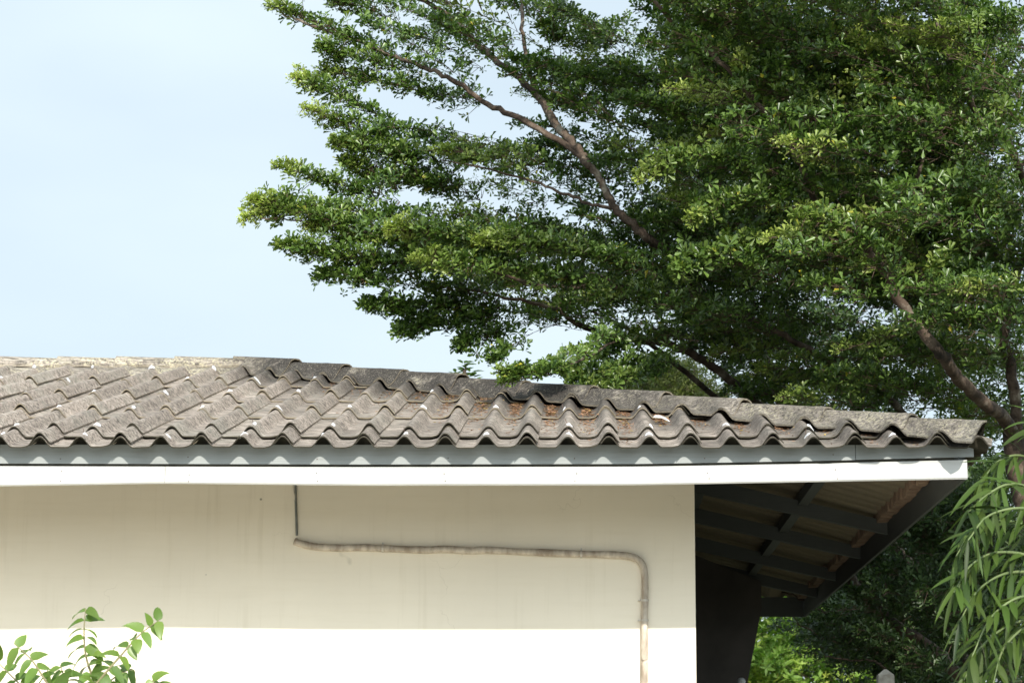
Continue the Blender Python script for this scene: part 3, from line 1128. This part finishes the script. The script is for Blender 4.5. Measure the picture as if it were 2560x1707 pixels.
limb(treeB, [(2460, 1760, 7.4), (2350, 1509, 7.4), (2304, 1463, 7.4), (2275, 1406, 7.5), (2180, 1300, 7.6), (2040, 1150, 8.0), (1900, 1000, 8.4)], 0.045, 0.02)
limb(treeB, [(1990, 1120, 7.0), (1950, 960, 7.2), (1900, 880, 7.4), (1870, 840, 7.6)], 0.05, 0.03)
limb(treeB, [(1745, 735, 6.4), (1770, 600, 6.6), (1800, 470, 6.8), (1760, 400, 6.8), (1700, 360, 6.8), (1640, 330, 6.8), (1590, 300, 6.8)], 0.03, 0.012)

CB = Crown()


def spray(crown, pts, width, n, size=0.056, young=0.0, thick=0.05, gp=gaps):
    """A run of pads along a branch given as (px, py, Y) points from base to tip."""
    W3 = [at(*p) for p in pts]
    for i in range(len(W3) - 1):
        last = i == len(W3) - 2
        a = W3[i]
        b = W3[i + 1] + (0 if last else 0.25) * (W3[i + 1] - W3[i])
        w = width * (1 - 0.55 * (i + 0.5) / (len(W3) - 1))
        crown.pad(a, b, w, int(n / (len(W3) - 1)), size, thick, young if last else young * 0.45 * i / len(W3), gp)


# the sprays that draw the crown's edge against the sky
EDGE = [
    ([(1000, 150, 5.1), (880, 100, 5.0), (760, 50, 5.0), (662, 8, 5.0)], 0.30, 330, 0.5),
    ([(1000, 60, 5.4), (860, 10, 5.4), (740, -60, 5.4)], 0.45, 330, 0.2),
    ([(1150, 30, 6.0), (1050, -20, 6.2), (900, -60, 6.2)], 0.6, 350, 0.1),
    ([(1080, 190, 5.2), (960, 165, 5.0), (860, 140, 4.9), (790, 120, 4.9)], 0.35, 330, 0.1),
    ([(1200, 260, 5.3), (1080, 240, 5.1), (930, 205, 5.0), (800, 180, 5.0)], 0.35, 380, 0.2),
    ([(1000, 330, 4.9), (900, 270, 4.8), (800, 225, 4.7), (722, 190, 4.6)], 0.22, 260, 1.0),
    ([(900, 270, 4.8), (820, 215, 4.8), (735, 165, 4.8)], 0.12, 70, 1.0),
    ([(1050, 400, 4.8), (960, 350, 4.7), (860, 310, 4.6), (750, 270, 4.5)], 0.28, 330, 0.9),
    ([(1150, 420, 4.9), (1020, 400, 4.7), (920, 370, 4.6), (825, 355, 4.5)], 0.35, 380, 0.2),
    ([(1150, 480, 4.9), (1050, 455, 4.8), (950, 440, 4.7), (850, 405, 4.6)], 0.35, 380, 0.3),
    ([(1000, 505, 4.3), (900, 480, 4.2), (800, 455, 4.1), (680, 412, 4.0)], 0.22, 260, 0.6),
    ([(1100, 560, 4.3), (950, 545, 4.1), (800, 520, 3.9), (700, 515, 3.8), (596, 555, 3.7)], 0.22, 420, 1.0),
    ([(1000, 600, 4.0), (850, 560, 3.8), (720, 530, 3.7), (610, 500, 3.7)], 0.2, 330, 1.0),
    ([(1200, 640, 4.2), (1050, 620, 4.0), (900, 600, 3.9), (750, 560, 3.8)], 0.35, 560, 0.9),  # young raised here to stand for strong sunlight on this band too
    ([(1640, 690, 4.0), (1480, 640, 3.7), (1330, 610, 3.5), (1180, 600, 3.4)], 0.3, 560, 0.55),
    ([(1500, 720, 4.0), (1350, 690, 3.7), (1180, 660, 3.5), (1020, 650, 3.4)], 0.3, 520, 0.5),
    ([(1330, 640, 3.9), (1200, 600, 3.6), (1080, 585, 3.4), (960, 575, 3.4)], 0.26, 420, 0.7),
    ([(1100, 680, 4.1), (950, 660, 3.9), (820, 640, 3.8), (690, 615, 3.7)], 0.3, 430, 0.15),
    ([(1200, 740, 4.2), (1050, 720, 4.0), (920, 700, 3.9), (785, 690, 3.9)], 0.3, 430, 0.0),
    ([(1250, 770, 4.3), (1120, 770, 4.2), (1020, 775, 4.1), (900, 765, 4.0)], 0.3, 430, 0.0),
    ([(1250, 790, 4.3), (1150, 805, 4.2), (1060, 815, 4.2), (985, 835, 4.1)], 0.22, 260, 0.0),
    ([(1360, 800, 4.4), (1260, 830, 4.3), (1180, 850, 4.2), (1140, 870, 4.2)], 0.2, 190, 0.0),
    ([(1400, 810, 4.4), (1310, 850, 4.2), (1260, 880, 4.0), (1225, 905, 3.9)], 0.14, 130, 0.0),
    ([(1560, 860, 4.6), (1500, 890, 4.4), (1440, 915, 4.2), (1420, 940, 4.1)], 0.2, 200, 0.1),
    ([(1600, 900, 4.5), (1540, 930, 4.2), (1480, 950, 4.0), (1430, 945, 4.0)], 0.25, 220, 0.1),
    ([(1650, 900, 4.6), (1600, 940, 4.3), (1530, 960, 4.0), (1460, 975, 3.9)], 0.3, 260, 0.3),
    ([(1250, 350, 5.4), (1180, 345, 5.2), (1100, 350, 5.0), (1020, 340, 4.9)], 0.16, 130, 0.0),
    ([(1450, 375, 5.8), (1350, 370, 5.6), (1250, 380, 5.4), (1150, 380, 5.2)], 0.2, 260, 0.0),
    ([(1540, 60, 6.2), (1480, 120, 6.0), (1400, 100, 6.0), (1350, 60, 6.0)], 0.4, 300, 0.1),
]
for pts, w, n, yg in EDGE:
    spray(CB, pts, w, int(n * (0.66 if pts[0][1] < 420 else 0.86)), 0.061, yg, 0.05)
# a light twig dipping in front of the hip tiles
spray(CB, [(1560, 850, 4.6), (1480, 880, 3.2), (1400, 915, 2.3), (1340, 935, 2.15), (1235, 930, 2.1)], 0.11, 230, 0.052, 0.2, 0.02, None)
spray(CB, [(1340, 940, 2.15), (1395, 932, 2.15), (1410, 918, 2.1)], 0.08, 40, 0.052, 0.1, 0.02, None)
spray(CB, [(1330, 930, 2.2), (1290, 945, 2.15), (1255, 955, 2.1)], 0.1, 70, 0.05, 0.1, 0.02, None)
limb(treeB, [(1700, 870, 5.3), (1560, 850, 4.6), (1480, 885, 3.2), (1400, 925, 2.3), (1340, 945, 2.15), (1270, 942, 2.1)], 0.012, 0.003)

# the body of the crown: pads of leaves filled in layer by layer
BODY = [(820, -60), (900, 120), (880, 200), (930, 300), (920, 400), (1010, 470), (960, 530), (850, 590), (900, 660), (1050, 720), (1180, 770),
        (1300, 800), (1420, 830), (1560, 900), (1620, 960), (1800, 985), (2560, 1180), (2640, 1180), (2640, -60)]


def fill(crown, poly, n, Yr, Lm, size, npad, wid, slope, gp=gaps, thick=0.05, young=0.0, thin=None):
    xs_, ys_ = [q[0] for q in poly], [q[1] for q in poly]
    k = 0
    tries = 0
    while k < n and tries < n * 60:
        tries += 1
        x_, y_ = rng.uniform(min(xs_), max(xs_)), rng.uniform(min(ys_), max(ys_))
        if not in_poly(np.array(x_), np.array(y_), poly):
            continue
        if thin is not None and rng.random() > thin(x_, y_):
            continue
        sl = slope(x_, y_) + rng.normal(0, 0.13)
        Y = rng.uniform(*Yr(x_, y_))
        L = Lm * rng.uniform(0.7, 1.3)
        px = L * FPX / (Y - CAM[1])
        dx, dy = -px * math.cos(sl), -px * math.sin(sl)
        if not in_poly(np.array(x_ + dx), np.array(y_ + dy), poly):
            continue
        if gp is not None and gp(np.array([x_ + dx * 0.5]), np.array([y_ + dy * 0.5]))[0]:
            continue
        crown.pad(at(x_, y_, Y), at(x_ + dx, y_ + dy, Y - rng.uniform(-0.5, 0.9)), wid * rng.uniform(0.7, 1.2), npad, size, thick,
                  young * (rng.random() < 0.35), gp)
        k += 1


def slopeB(x_, y_):
    # sprays rise to the upper left; lower ones lie flatter
    return float(np.interp(y_, [0, 300, 600, 850, 1200], [0.55, 0.42, 0.2, 0.05, 0.2]))


def depthB(x_, y_):
    base = float(np.interp(x_, [800, 1300, 1800, 2560], [4.8, 5.0, 4.6, 4.0]))
    return (base - 0.4, base + 2.6)


fill(CB, BODY, 330, depthB, 0.85, 0.062, 78, 0.36, slopeB, young=0.4,
     thin=lambda a, b: 0.42 if (a < 1500 and b < 400) else 1.0)
# pads added out of view above the frame, to shade the middle of the tree
for k in range(105):
    x_, y_, Y_ = rng.uniform(1350, 2600), rng.uniform(-420, -70), rng.uniform(0.8, 5.0)
    CB.pad(at(x_, y_, Y_), at(x_ - 260, y_ - 60, Y_ - 0.2), 0.45, 52, 0.09, 0.07)
CB.build(treeB, M_LEAF)

# ------------------------------------------------------------------ second tree on the right, its trunk at the frame's edge
treeA = thing("forked_tree", "tree at the right edge with a thick rusty brown forked trunk and dark limbs", "tree", (7.1, 4.4, 0))
limb(treeA, [(7.1, 4.4, -0.2), (6.95, 4.4, 1.6), (6.7, 4.4, 3.2), (2560, 1230, 4.4), (2532, 1080, 4.4)], 0.17, 0.09, "trunk", 14)
limb(treeA, [(2540, 1090, 4.4), (2500, 1035, 4.35), (2461, 1008, 4.3), (2398, 946, 4.2), (2353, 887, 4.1), (2296, 817, 4.0), (2244, 746, 3.9), (2216, 683, 3.8), (2167, 624, 3.7), (2152, 585, 3.6), (2120, 560, 3.6), (2080, 540, 3.6)], 0.062, 0.018, near=1.15)
limb(treeA, [(2167, 624, 3.65), (2140, 590, 3.6), (2060, 551, 3.5), (2021, 459, 3.4), (1995, 402, 3.4), (1964, 352, 3.4), (1930, 298, 3.4), (1845, 199, 3.4), (1757, 115, 3.4), (1700, 73, 3.4), (1600, -30, 3.4)], 0.028, 0.016, near=0.35)
limb(treeA, [(1964, 352, 3.4), (1990, 230, 3.5), (1945, 160, 3.6), (1890, 100, 3.6), (1845, 50, 3.6), (1790, -40, 3.7)], 0.02, 0.011, near=0.35)
limb(treeA, [(1965, 200, 3.55), (1945, 111, 3.6), (1915, 40, 3.6), (1903, -30, 3.6)], 0.014, 0.009, near=0.35)
limb(treeA, [(2244, 680, 3.8), (2255, 600, 3.7), (2275, 500, 3.6), (2308, 398, 3.5), (2330, 300, 3.5)], 0.024, 0.010, near=0.35)
limb(treeA, [(2600, 520, 4.2), (2550, 432, 4.0), (2527, 367, 3.9), (2461, 318, 3.8), (2408, 203, 3.7), (2366, 130, 3.6), (2345, 60, 3.6), (2330, -40, 3.6)], 0.032, 0.016, near=0.35)
limb(treeA, [(2540, 1090, 4.4), (2542, 1041, 4.4), (2524, 901, 4.4), (2510, 848, 4.4), (2528, 725, 4.3), (2570, 620, 4.2)], 0.055, 0.03, near=0.35)
limb(treeA, [(2540, 432, 4.0), (2580, 380, 4.0), (2640, 250, 4.0)], 0.02, 0.01, near=0.35)
CA = Crown()
REG_A = [(1560, -60), (1600, 250), (1640, 420), (1700, 560), (1900, 700), (2150, 800), (2560, 900), (2640, 900), (2640, -60)]
fill(CA, REG_A, 170, lambda a, b: (2.6, 4.6), 0.8, 0.062, 62, 0.36, lambda a, b: float(np.interp(b, [0, 500, 900], [0.45, 0.15, 0.05])), young=0.7)
# pads that stand out bright at the front
for pts, w, n, yg in [
    ([(1900, 420, 2.9), (1800, 390, 2.8), (1680, 400, 2.7), (1590, 455, 2.6)], 0.3, 330, 0.5),
    ([(2000, 500, 3.0), (1900, 490, 2.8), (1800, 500, 2.7), (1720, 560, 2.6)], 0.3, 300, 0.4),
    ([(1950, 700, 3.0), (1830, 660, 2.9), (1740, 640, 2.8), (1690, 690, 2.7)], 0.3, 300, 0.1),
    ([(2000, 640, 3.1), (1900, 620, 3.0), (1800, 610, 2.9)], 0.3, 220, 0.2),
    ([(2450, 680, 3.0), (2380, 665, 2.9), (2320, 675, 2.8)], 0.25, 180, 0.2),
    ([(2400, 760, 3.2), (2330, 790, 3.1), (2300, 830, 3.0)], 0.12, 60, 0.1),
    ([(1950, 200, 3.0), (1880, 165, 2.9), (1830, 160, 2.8)], 0.18, 120, 1.0),
    ([(2240, 690, 2.55), (2160, 600, 2.4), (2080, 560, 2.35), (1980, 545, 2.3)], 0.2, 150, 0.2),
    ([(2560, 60, 3.0), (2450, 70, 2.9), (2330, 110, 2.8)], 0.3, 260, 0.6),
]:
    spray(CA, pts, w, int(n * 0.75), 0.064, yg, 0.05)
# unseen pads added right of the frame to shade the ground and trunks behind
for k in range(95):
    q = np.array([rng.uniform(6.6, 9.8), rng.uniform(-0.5, 4.2), rng.uniform(4.2, 7.6)])
    if to_px(q + [-0.9, 0, 0])[0] < 2600:
        continue
    CA.pad(q, q + np.array([-0.7, rng.normal(0, 0.4), 0.15]), 0.6, 60, 0.11, 0.12)
CA.build(treeA, M_LEAF)

# ------------------------------------------------------------------ trees further back
treeC = thing("dense_tree", "dense dark tree crowding the ground behind the house below the side eave", "tree", (8.7, 13.5, 0))
limb(treeC, [(8.7, 13.5, -0.2), (8.4, 13.5, 2.0), (8.0, 13.4, 3.5), (7.2, 13.2, 5.5)], 0.11, 0.06, "trunk", 12)
limb(treeC, [(8.2, 13.4, 2.8), (7.2, 13.2, 3.4), (5.8, 13.0, 4.0), (5.2, 12.8, 4.3)], 0.09, 0.03)
limb(treeC, [(2100, 1560, 9.6), (2060, 1530, 9.5), (1990, 1490, 9.4), (1940, 1475, 9.4)], 0.012, 0.006)
limb(treeC, [(2160, 1620, 9.6), (2080, 1600, 9.5), (2000, 1560, 9.5), (1960, 1500, 9.5)], 0.010, 0.005)
limb(treeC, [(2215, 1670, 9.4), (2180, 1650, 9.4), (2140, 1648, 9.4), (2060, 1640, 9.3)], 0.014, 0.005)
CC = Crown()
REG_C = [(2010, 1500), (2050, 1330), (2200, 1240), (2300, 1180), (2560, 1100), (2640, 1100), (2640, 1760), (2130, 1760), (2110, 1660), (1990, 1600), (1900, 1560)]
fill(CC, REG_C, 165, lambda a, b: (9.3, 13.0), 1.0, 0.085, 70, 0.55, lambda a, b: 0.25 + rng.normal(0, 0.3), gp=None, thick=0.1)
fill(CC, [(2090, 1330), (2240, 1230), (2420, 1180), (2600, 1180), (2600, 1720), (2160, 1720), (2100, 1600)], 34, lambda a, b: (6.2, 7.0), 0.7, 0.075, 60, 0.35, lambda a, b: 0.2 + rng.normal(0, 0.3), gp=None, thick=0.1)
REG_D = [(1560, 880), (1560, 300), (1700, 100), (2640, 100), (2640, 1200), (1900, 1010), (1600, 960)]
fill(CC, REG_D, 120, lambda a, b: (9.5, 13.0), 1.2, 0.09, 70, 0.6, lambda a, b: 0.2, gp=gaps, thick=0.1)
CC.build(treeC, M_LEAF_BACK, nl=6, asp=0.4)

treeD = thing("sunlit_tree", "bright yellow green tree in full sun seen through the gap under the side eave", "tree", (9.8, 22, 0))
limb(treeD, [(9.8, 22, -0.2), (9.4, 22, 2.0), (8.6, 22, 3.6)], 0.16, 0.07, "trunk", 12)
CD = Crown()
REG_E = [(1620, 1440), (2400, 1440), (2460, 1800), (1620, 1800)]
fill(CD, REG_E, 125, lambda a, b: (20, 23), 1.3, 0.12, 60, 0.8, lambda a, b: rng.normal(0.1, 0.4), gp=None, thick=0.15, young=0.8)
CD.build(treeD, M_LEAF_LIME, nl=5, asp=0.42, obov=False)

treeE = thing("olive_tree", "distant olive green tree top just above the hip, left of the big tree", "tree", (3.4, 17, 0))
limb(treeE, [(3.4, 17, -0.2), (3.5, 17, 3.0), (3.6, 17, 5.6), (3.9, 17, 6.4)], 0.18, 0.05, "trunk", 12)
CE = Crown()
fill(CE, [(1425, 975), (1450, 950), (1520, 925), (1600, 890), (1750, 880), (1850, 1040), (1400, 1040)], 36, lambda a, b: (16, 18), 0.8, 0.07, 80, 0.5, lambda a, b: 0.3, gp=None, thick=0.12)
CE.build(treeE, M_LEAF_OLIVE, nl=6, asp=0.35)

treeF = thing("leafy_sapling", "tip of a pale green broad-leaved sapling peeping over the hip tiles", "tree", (2.5, 8.0, 0))
st = [(2.5, 11.0, 0.0), (2.4, 11.0, 3.0), tuple(at(1165, 985, 11.0)), tuple(at(1165, 940, 11.0)), tuple(at(1162, 908, 11.0))]
limb(treeF, st, 0.03, 0.006, "trunk", 8)
Cf, Df, Nf, Lf = [], [], [], []
r2 = np.random.default_rng(31)
for (x_, y_, n_) in ((1162, 908, 7), (1166, 925, 8), (1150, 935, 6), (1180, 935, 6), (1135, 935, 5), (1190, 945, 5), (1165, 955, 8), (1120, 950, 4), (1150, 965, 6)):
    for j in range(n_):
        an = r2.uniform(0, 2 * math.pi)
        Cf.append(at(x_, y_, 11.0) + r2.normal(0, 0.015, 3))
        Df.append([math.cos(an), math.sin(an), r2.uniform(-0.3, 0.5)])
        Nf.append([0, 0, 1])
        Lf.append(r2.uniform(0.08, 0.13))
Df = unit(np.array(Df))
Lf = np.array(Lf)
V, F = leaf_arrays(np.array(Cf), Df, np.array(Nf, float) + r2.normal(0, 0.2, (len(Cf), 3)), Lf, Lf * 0.42, obov=False)
mesh_np("crown", V, F, M_LEAF_SHRUB, treeF, attrs={"young": np.repeat(r2.uniform(0, 0.5, len(Lf)), 6)})


# ------------------------------------------------------------------ long leaves with a curved blade
def blades(C, D, N, L, W, bend, nseg=6, pointed=0.75):
    """Arching blade leaves: a strip of nseg quads either side of the midrib."""
    n = len(C)
    t = np.linspace(0, 1, nseg + 1)
    Sd = unit(np.cross(N, D))
    pos = np.empty((n, nseg + 1, 3))
    d = D.copy()
    p = C.copy()
    pos[:, 0] = p
    Ns = np.empty((n, nseg + 1, 3))
    Ns[:, 0] = np.cross(D, Sd)
    for i in range(1, nseg + 1):
        d = unit(d + np.array([0, 0, -1.0]) * (bend / nseg)[:, None])
        p = p + d * (L / nseg)[:, None]
        pos[:, i] = p
        Ns[:, i] = unit(np.cross(d, Sd))
    w = (np.sin(np.pi * np.clip(t, 0, 1) ** pointed)) ** 0.8
    w[0] = 0.12
    w[-1] = 0.0
    hw = (W[:, None] * w[None] * 0.5)[..., None]
    Lf_ = pos - Sd[:, None] * hw + Ns * hw * 0.25
    Rt_ = pos + Sd[:, None] * hw + Ns * hw * 0.25
    V = np.stack([Lf_, pos, Rt_], 2).reshape(-1, 3)
    F = []
    k = np.arange(n)[:, None] * (nseg + 1) * 3
    for i in range(nseg):
        a = k + i * 3
        F.append(np.stack([a, a + 1, a + 4, a + 3], -1).reshape(-1, 4))
        F.append(np.stack([a + 1, a + 2, a + 5, a + 4], -1).reshape(-1, 4))
    return V, np.vstack(F), (nseg + 1) * 3


bamboo = thing("bamboo_clump", "arching clump of long drooping blade leaves at the lower right corner", "plant", (6.3, -2.0, 0))
CANES = [
    [(2720, 1300), (2640, 1180), (2560, 1140), (2500, 1150), (2455, 1200)],
    [(2700, 1350), (2610, 1240), (2530, 1210), (2470, 1235), (2420, 1280)],
    [(2700, 1420), (2600, 1330), (2500, 1300), (2430, 1330), (2390, 1390)],
    [(2700, 1480), (2600, 1400), (2500, 1380), (2430, 1410), (2385, 1480)],
    [(2720, 1560), (2620, 1450), (2530, 1430), (2450, 1470), (2400, 1550)],
    [(2720, 1650), (2640, 1520), (2560, 1490), (2480, 1540), (2430, 1640)],
    [(2720, 1720), (2650, 1590), (2580, 1560), (2510, 1620), (2480, 1720)],
    [(2760, 1250), (2690, 1130), (2640, 1080), (2610, 1060), (2590, 1075)],
    [(2740, 1600), (2650, 1540), (2530, 1560), (2450, 1620), (2410, 1700)],
    [(2720, 1380), (2630, 1290), (2550, 1270), (2470, 1290), (2420, 1350)],
]
r2 = np.random.default_rng(77)
C_, D_, N_, L_, W_, B_ = [], [], [], [], [], []
for ci, cn in enumerate(CANES):
    Yc = -2.0 + r2.uniform(-0.45, 0.45)
    W3 = np.array([at(a, b, Yc - 0.12 * i) for i, (a, b) in enumerate(cn)])
    base = np.array([[6.3 + r2.uniform(-0.2, 0.2), -2 + r2.uniform(-0.2, 0.2), 0.0], [6.2, Yc, W3[0][2] * 0.6]])
    pth = smooth_path(np.vstack([base, W3]), 10)
    tube("stem", pth, np.linspace(0.014, 0.0025, len(pth)), mat_simple("green_cane", (0.10, 0.14, 0.05), (0.16, 0.2, 0.08), 6, 0.5) if ci == 0 else bpy.data.materials["green_cane"], bamboo, 8)
    for i in range(17, len(pth), 1):
        for rep in range(1):
            tg = unit(pth[min(i + 1, len(pth) - 1)] - pth[i - 1])
            sidev = unit(np.cross(tg, [0, 0, 1.0])) * (1 if (i + rep) % 2 else -1)
            d = unit(tg * r2.uniform(0.5, 1.1) + sidev * r2.uniform(0.1, 0.9) + np.array([0, 0, r2.uniform(-0.9, 0.35)]) + r2.normal(0, 0.28, 3))
            C_.append(pth[i])
            D_.append(d)
            N_.append(unit(np.array([0, -0.35, 1.0]) + r2.normal(0, 0.35, 3)))
            L_.append(r2.uniform(0.12, 0.25))
            W_.append(r2.uniform(0.016, 0.034))
            B_.append(r2.uniform(0.1, 1.2))
V, F, nv = blades(np.array(C_), np.array(D_), np.array(N_), np.array(L_), np.array(W_), np.array(B_))
mesh_np("leaves", V, F, M_LEAF_BAMBOO, bamboo, attrs={"young": np.repeat(r2.uniform(0, 0.35, len(L_)), nv)}, smooth=True)

shrub = thing("leafy_shrub", "bright green leafy shrub tips in front of the sunlit wall at lower left", "plant", (1.0, -2.5, 0))
SHOOT = [
    [(262, 1760), (235, 1700), (215, 1640), (210, 1580), (214, 1520)],
    [(200, 1770), (240, 1710), (300, 1640), (350, 1585), (400, 1548)],
    [(170, 1780), (120, 1710), (80, 1650), (35, 1608)],
    [(240, 1790), (250, 1730), (290, 1690), (330, 1670)],
    [(130, 1800), (90, 1750), (40, 1700), (-20, 1640)],
    [(450, 1800), (420, 1750), (395, 1715), (380, 1700)],
    [(150, 1790), (170, 1730), (160, 1690), (150, 1660)],
]
r2 = np.random.default_rng(41)
C_, D_, N_, L_, W_, B_ = [], [], [], [], [], []
M_STEM = mat_simple("shrub_stem", (0.14, 0.12, 0.06), (0.22, 0.2, 0.1), 8, 0.7)
for ci, cn in enumerate(SHOOT):
    Yc = -2.5 + r2.uniform(-0.15, 0.15)
    W3 = np.array([at(a, b, Yc) for a, b in cn])
    pth = smooth_path(np.vstack([[[1.05 + 0.04 * ci, -2.5, 0.0]], [[1.05, -2.5, W3[0][2] * 0.6]], W3]), 8)
    tube("stem", pth, np.linspace(0.010, 0.0018, len(pth)), M_STEM, shrub, 8)
    for i in range(14, len(pth), 3):
        tg = unit(pth[min(i + 1, len(pth) - 1)] - pth[i - 1])
        for sg in (-1, 1):
            sidev = unit(np.cross(tg, [0, -1.0, 0.15])) * sg
            d = unit(tg * 0.35 + sidev * r2.uniform(0.5, 1.0) + np.array([0, r2.uniform(-0.7, 0.4), -0.25]) + r2.normal(0, 0.12, 3))
            C_.append(pth[i])
            D_.append(d)
            N_.append(unit(np.array([0, -0.6, 0.8]) + r2.normal(0, 0.3, 3)))
            L_.append(r2.uniform(0.07, 0.12))
            W_.append(r2.uniform(0.04, 0.06))
            B_.append(r2.uniform(0.8, 1.7))
V, F, nv = blades(np.array(C_), np.array(D_), np.array(N_), np.array(L_), np.array(W_), np.array(B_), pointed=0.62)
mesh_np("leaves", V, F, M_LEAF_SHRUB, shrub, attrs={"young": np.repeat(r2.uniform(0, 0.4, len(L_)), nv)}, smooth=True)

# ------------------------------------------------------------------ small things
# concrete fence post with a pointed head
YF = 8.8
a, b = at(2196, 1690, YF), at(2236, 1690, YF)
tp, sh = at(2214, 1671, YF), at(2214, 1685, YF)
bm = bmesh.new()
cx, hw = (a[0] + b[0]) / 2, (b[0] - a[0]) / 2
lv = [(hw, 0.0), (hw, sh[2] - 0.02), (hw * 0.95, sh[2]), (hw * 0.15, tp[2])]
rings = []
for w_, z_ in lv:
    rings.append([bm.verts.new((cx + sx * w_, YF + hw + sy * w_, z_)) for sx, sy in ((-1, -1), (1, -1), (1, 1), (-1, 1))])
for A_, B_2 in zip(rings[:-1], rings[1:]):
    for j in range(4):
        bm.faces.new((A_[j], A_[(j + 1) % 4], B_2[(j + 1) % 4], B_2[j]))
bm.faces.new(rings[-1])
bm.faces.new(rings[0][::-1])
tag(bm_obj("fence_post", bm, M_POST), "weathered concrete fence post with a pointed top below the side eave", "post")
# rounded grey post head beside the screen
YG = 7.6
c = at(1853, 1703, YG)
prof = [(0.0, 0.035), (0.02, 0.032), (0.034, 0.018), (0.038, 0.0), (0.034, -0.02), (0.026, -0.03), (0.026, -c[2])]
bm = bmesh.new()
rg0 = None
for r_, z_ in prof:
    rg = [bm.verts.new((c[0] + r_ * math.cos(w_), c[1] + r_ * math.sin(w_), c[2] + z_)) for w_ in np.linspace(0, 2 * math.pi, 17)[:-1]] if r_ else [bm.verts.new((c[0], c[1], c[2] + z_))]
    if rg0:
        for j in range(16):
            if len(rg0) == 1:
                bm.faces.new((rg0[0], rg[j], rg[(j + 1) % 16]))
            else:
                bm.faces.new((rg0[j], rg[j], rg[(j + 1) % 16], rg0[(j + 1) % 16]))
    rg0 = rg
tag(bm_obj("rounded_post", bm, mat_simple("grey_post_paint", (0.4, 0.42, 0.43), (0.5, 0.52, 0.52), 10, 0.5), None, True), "small grey post with a rounded head at the foot of the dark porch", "post")

# a chip of white tile lying in a valley of the roof
uq = 14.98 + 0.0
cpt = at(1655, 1058, 0.0)
xq = at(1652, 1058, 1.1)[0]
bm = bmesh.new()
s_ = 1.12
pts = [(-0.045, -0.012), (-0.03, 0.012), (0.0, 0.02), (0.03, 0.01), (0.05, -0.018), (0.0, -0.012)]
top, bot = [], []
for a_, b_ in pts:
    u_ = xq / P + a_ / P
    h_ = 0.05 + 0.01 * math.cos(a_ * 30) - a_ * 0.25
    top.append(bm.verts.new(roof_pt(u_, s_ + b_ * 3, h_)))
    bot.append(bm.verts.new(roof_pt(u_, s_ + b_ * 3, h_ - 0.006)))
bm.faces.new(top)
bm.faces.new(bot[::-1])
for j in range(6):
    bm.faces.new((top[j], bot[j], bot[(j + 1) % 6], top[(j + 1) % 6]))
tag(bm_obj("tile_chip", bm, M_CAULK), "small white broken chip lying among dry leaves on the roof", "chip")

# dry leaf bits caught in the valleys
Cl, Dl, Nl = [], [], []
r2 = np.random.default_rng(99)
for nn in range(6, 24):
    cntr = (nn + 0.5) * P
    smax = (S - cntr) / math.cos(TH) - 0.20
    dens = {8: 60, 9: 130, 10: 240, 11: 330, 12: 420, 13: 480, 14: 380, 15: 300, 16: 200, 17: 90, 18: 80, 19: 60}.get(nn, 26)
    for j in range(dens):
        if nn <= 15:
            s_ = smax - 0.02 - abs(r2.normal(0, 0.75))
        else:
            s_ = smax - abs(r2.normal(0, 0.3))
        if s_ < 0.03:
            continue
        u_ = nn + 0.5 + r2.normal(0, 0.11)
        row = max([q for q in ROWS if q <= s_])
        lift_ = 0.017 * (1 - (s_ - row) / 1.085) + 0.006 if row > 0 else 0.003
        Cl.append(np.array(roof_pt(u_, s_, float(corr_u(u_)) + lift_ + r2.uniform(0.002, 0.008))))
        an = r2.uniform(0, 2 * math.pi)
        Dl.append([math.cos(an), math.sin(an) * 0.95, math.sin(an) * 0.26 + r2.normal(0, 0.2)])
        Nl.append([r2.normal(0, 0.4), -0.26, 1])
Cl, Dl, Nl = np.array(Cl), unit(np.array(Dl)), np.array(Nl)
Ll = r2.uniform(0.012, 0.030, len(Cl))
V, F = leaf_arrays(Cl, Dl, Nl, Ll, Ll * r2.uniform(0.2, 0.45, len(Cl)), obov=False)
lt = mesh_np("leaf_litter", V, F, M_LITTER, None, attrs={"young": np.repeat((r2.random(len(Ll)) < 0.04) * 1.0, 6)})
tag(lt, "dry reddish brown leaf bits gathered in the roof valleys", "leaf litter", kind="stuff")
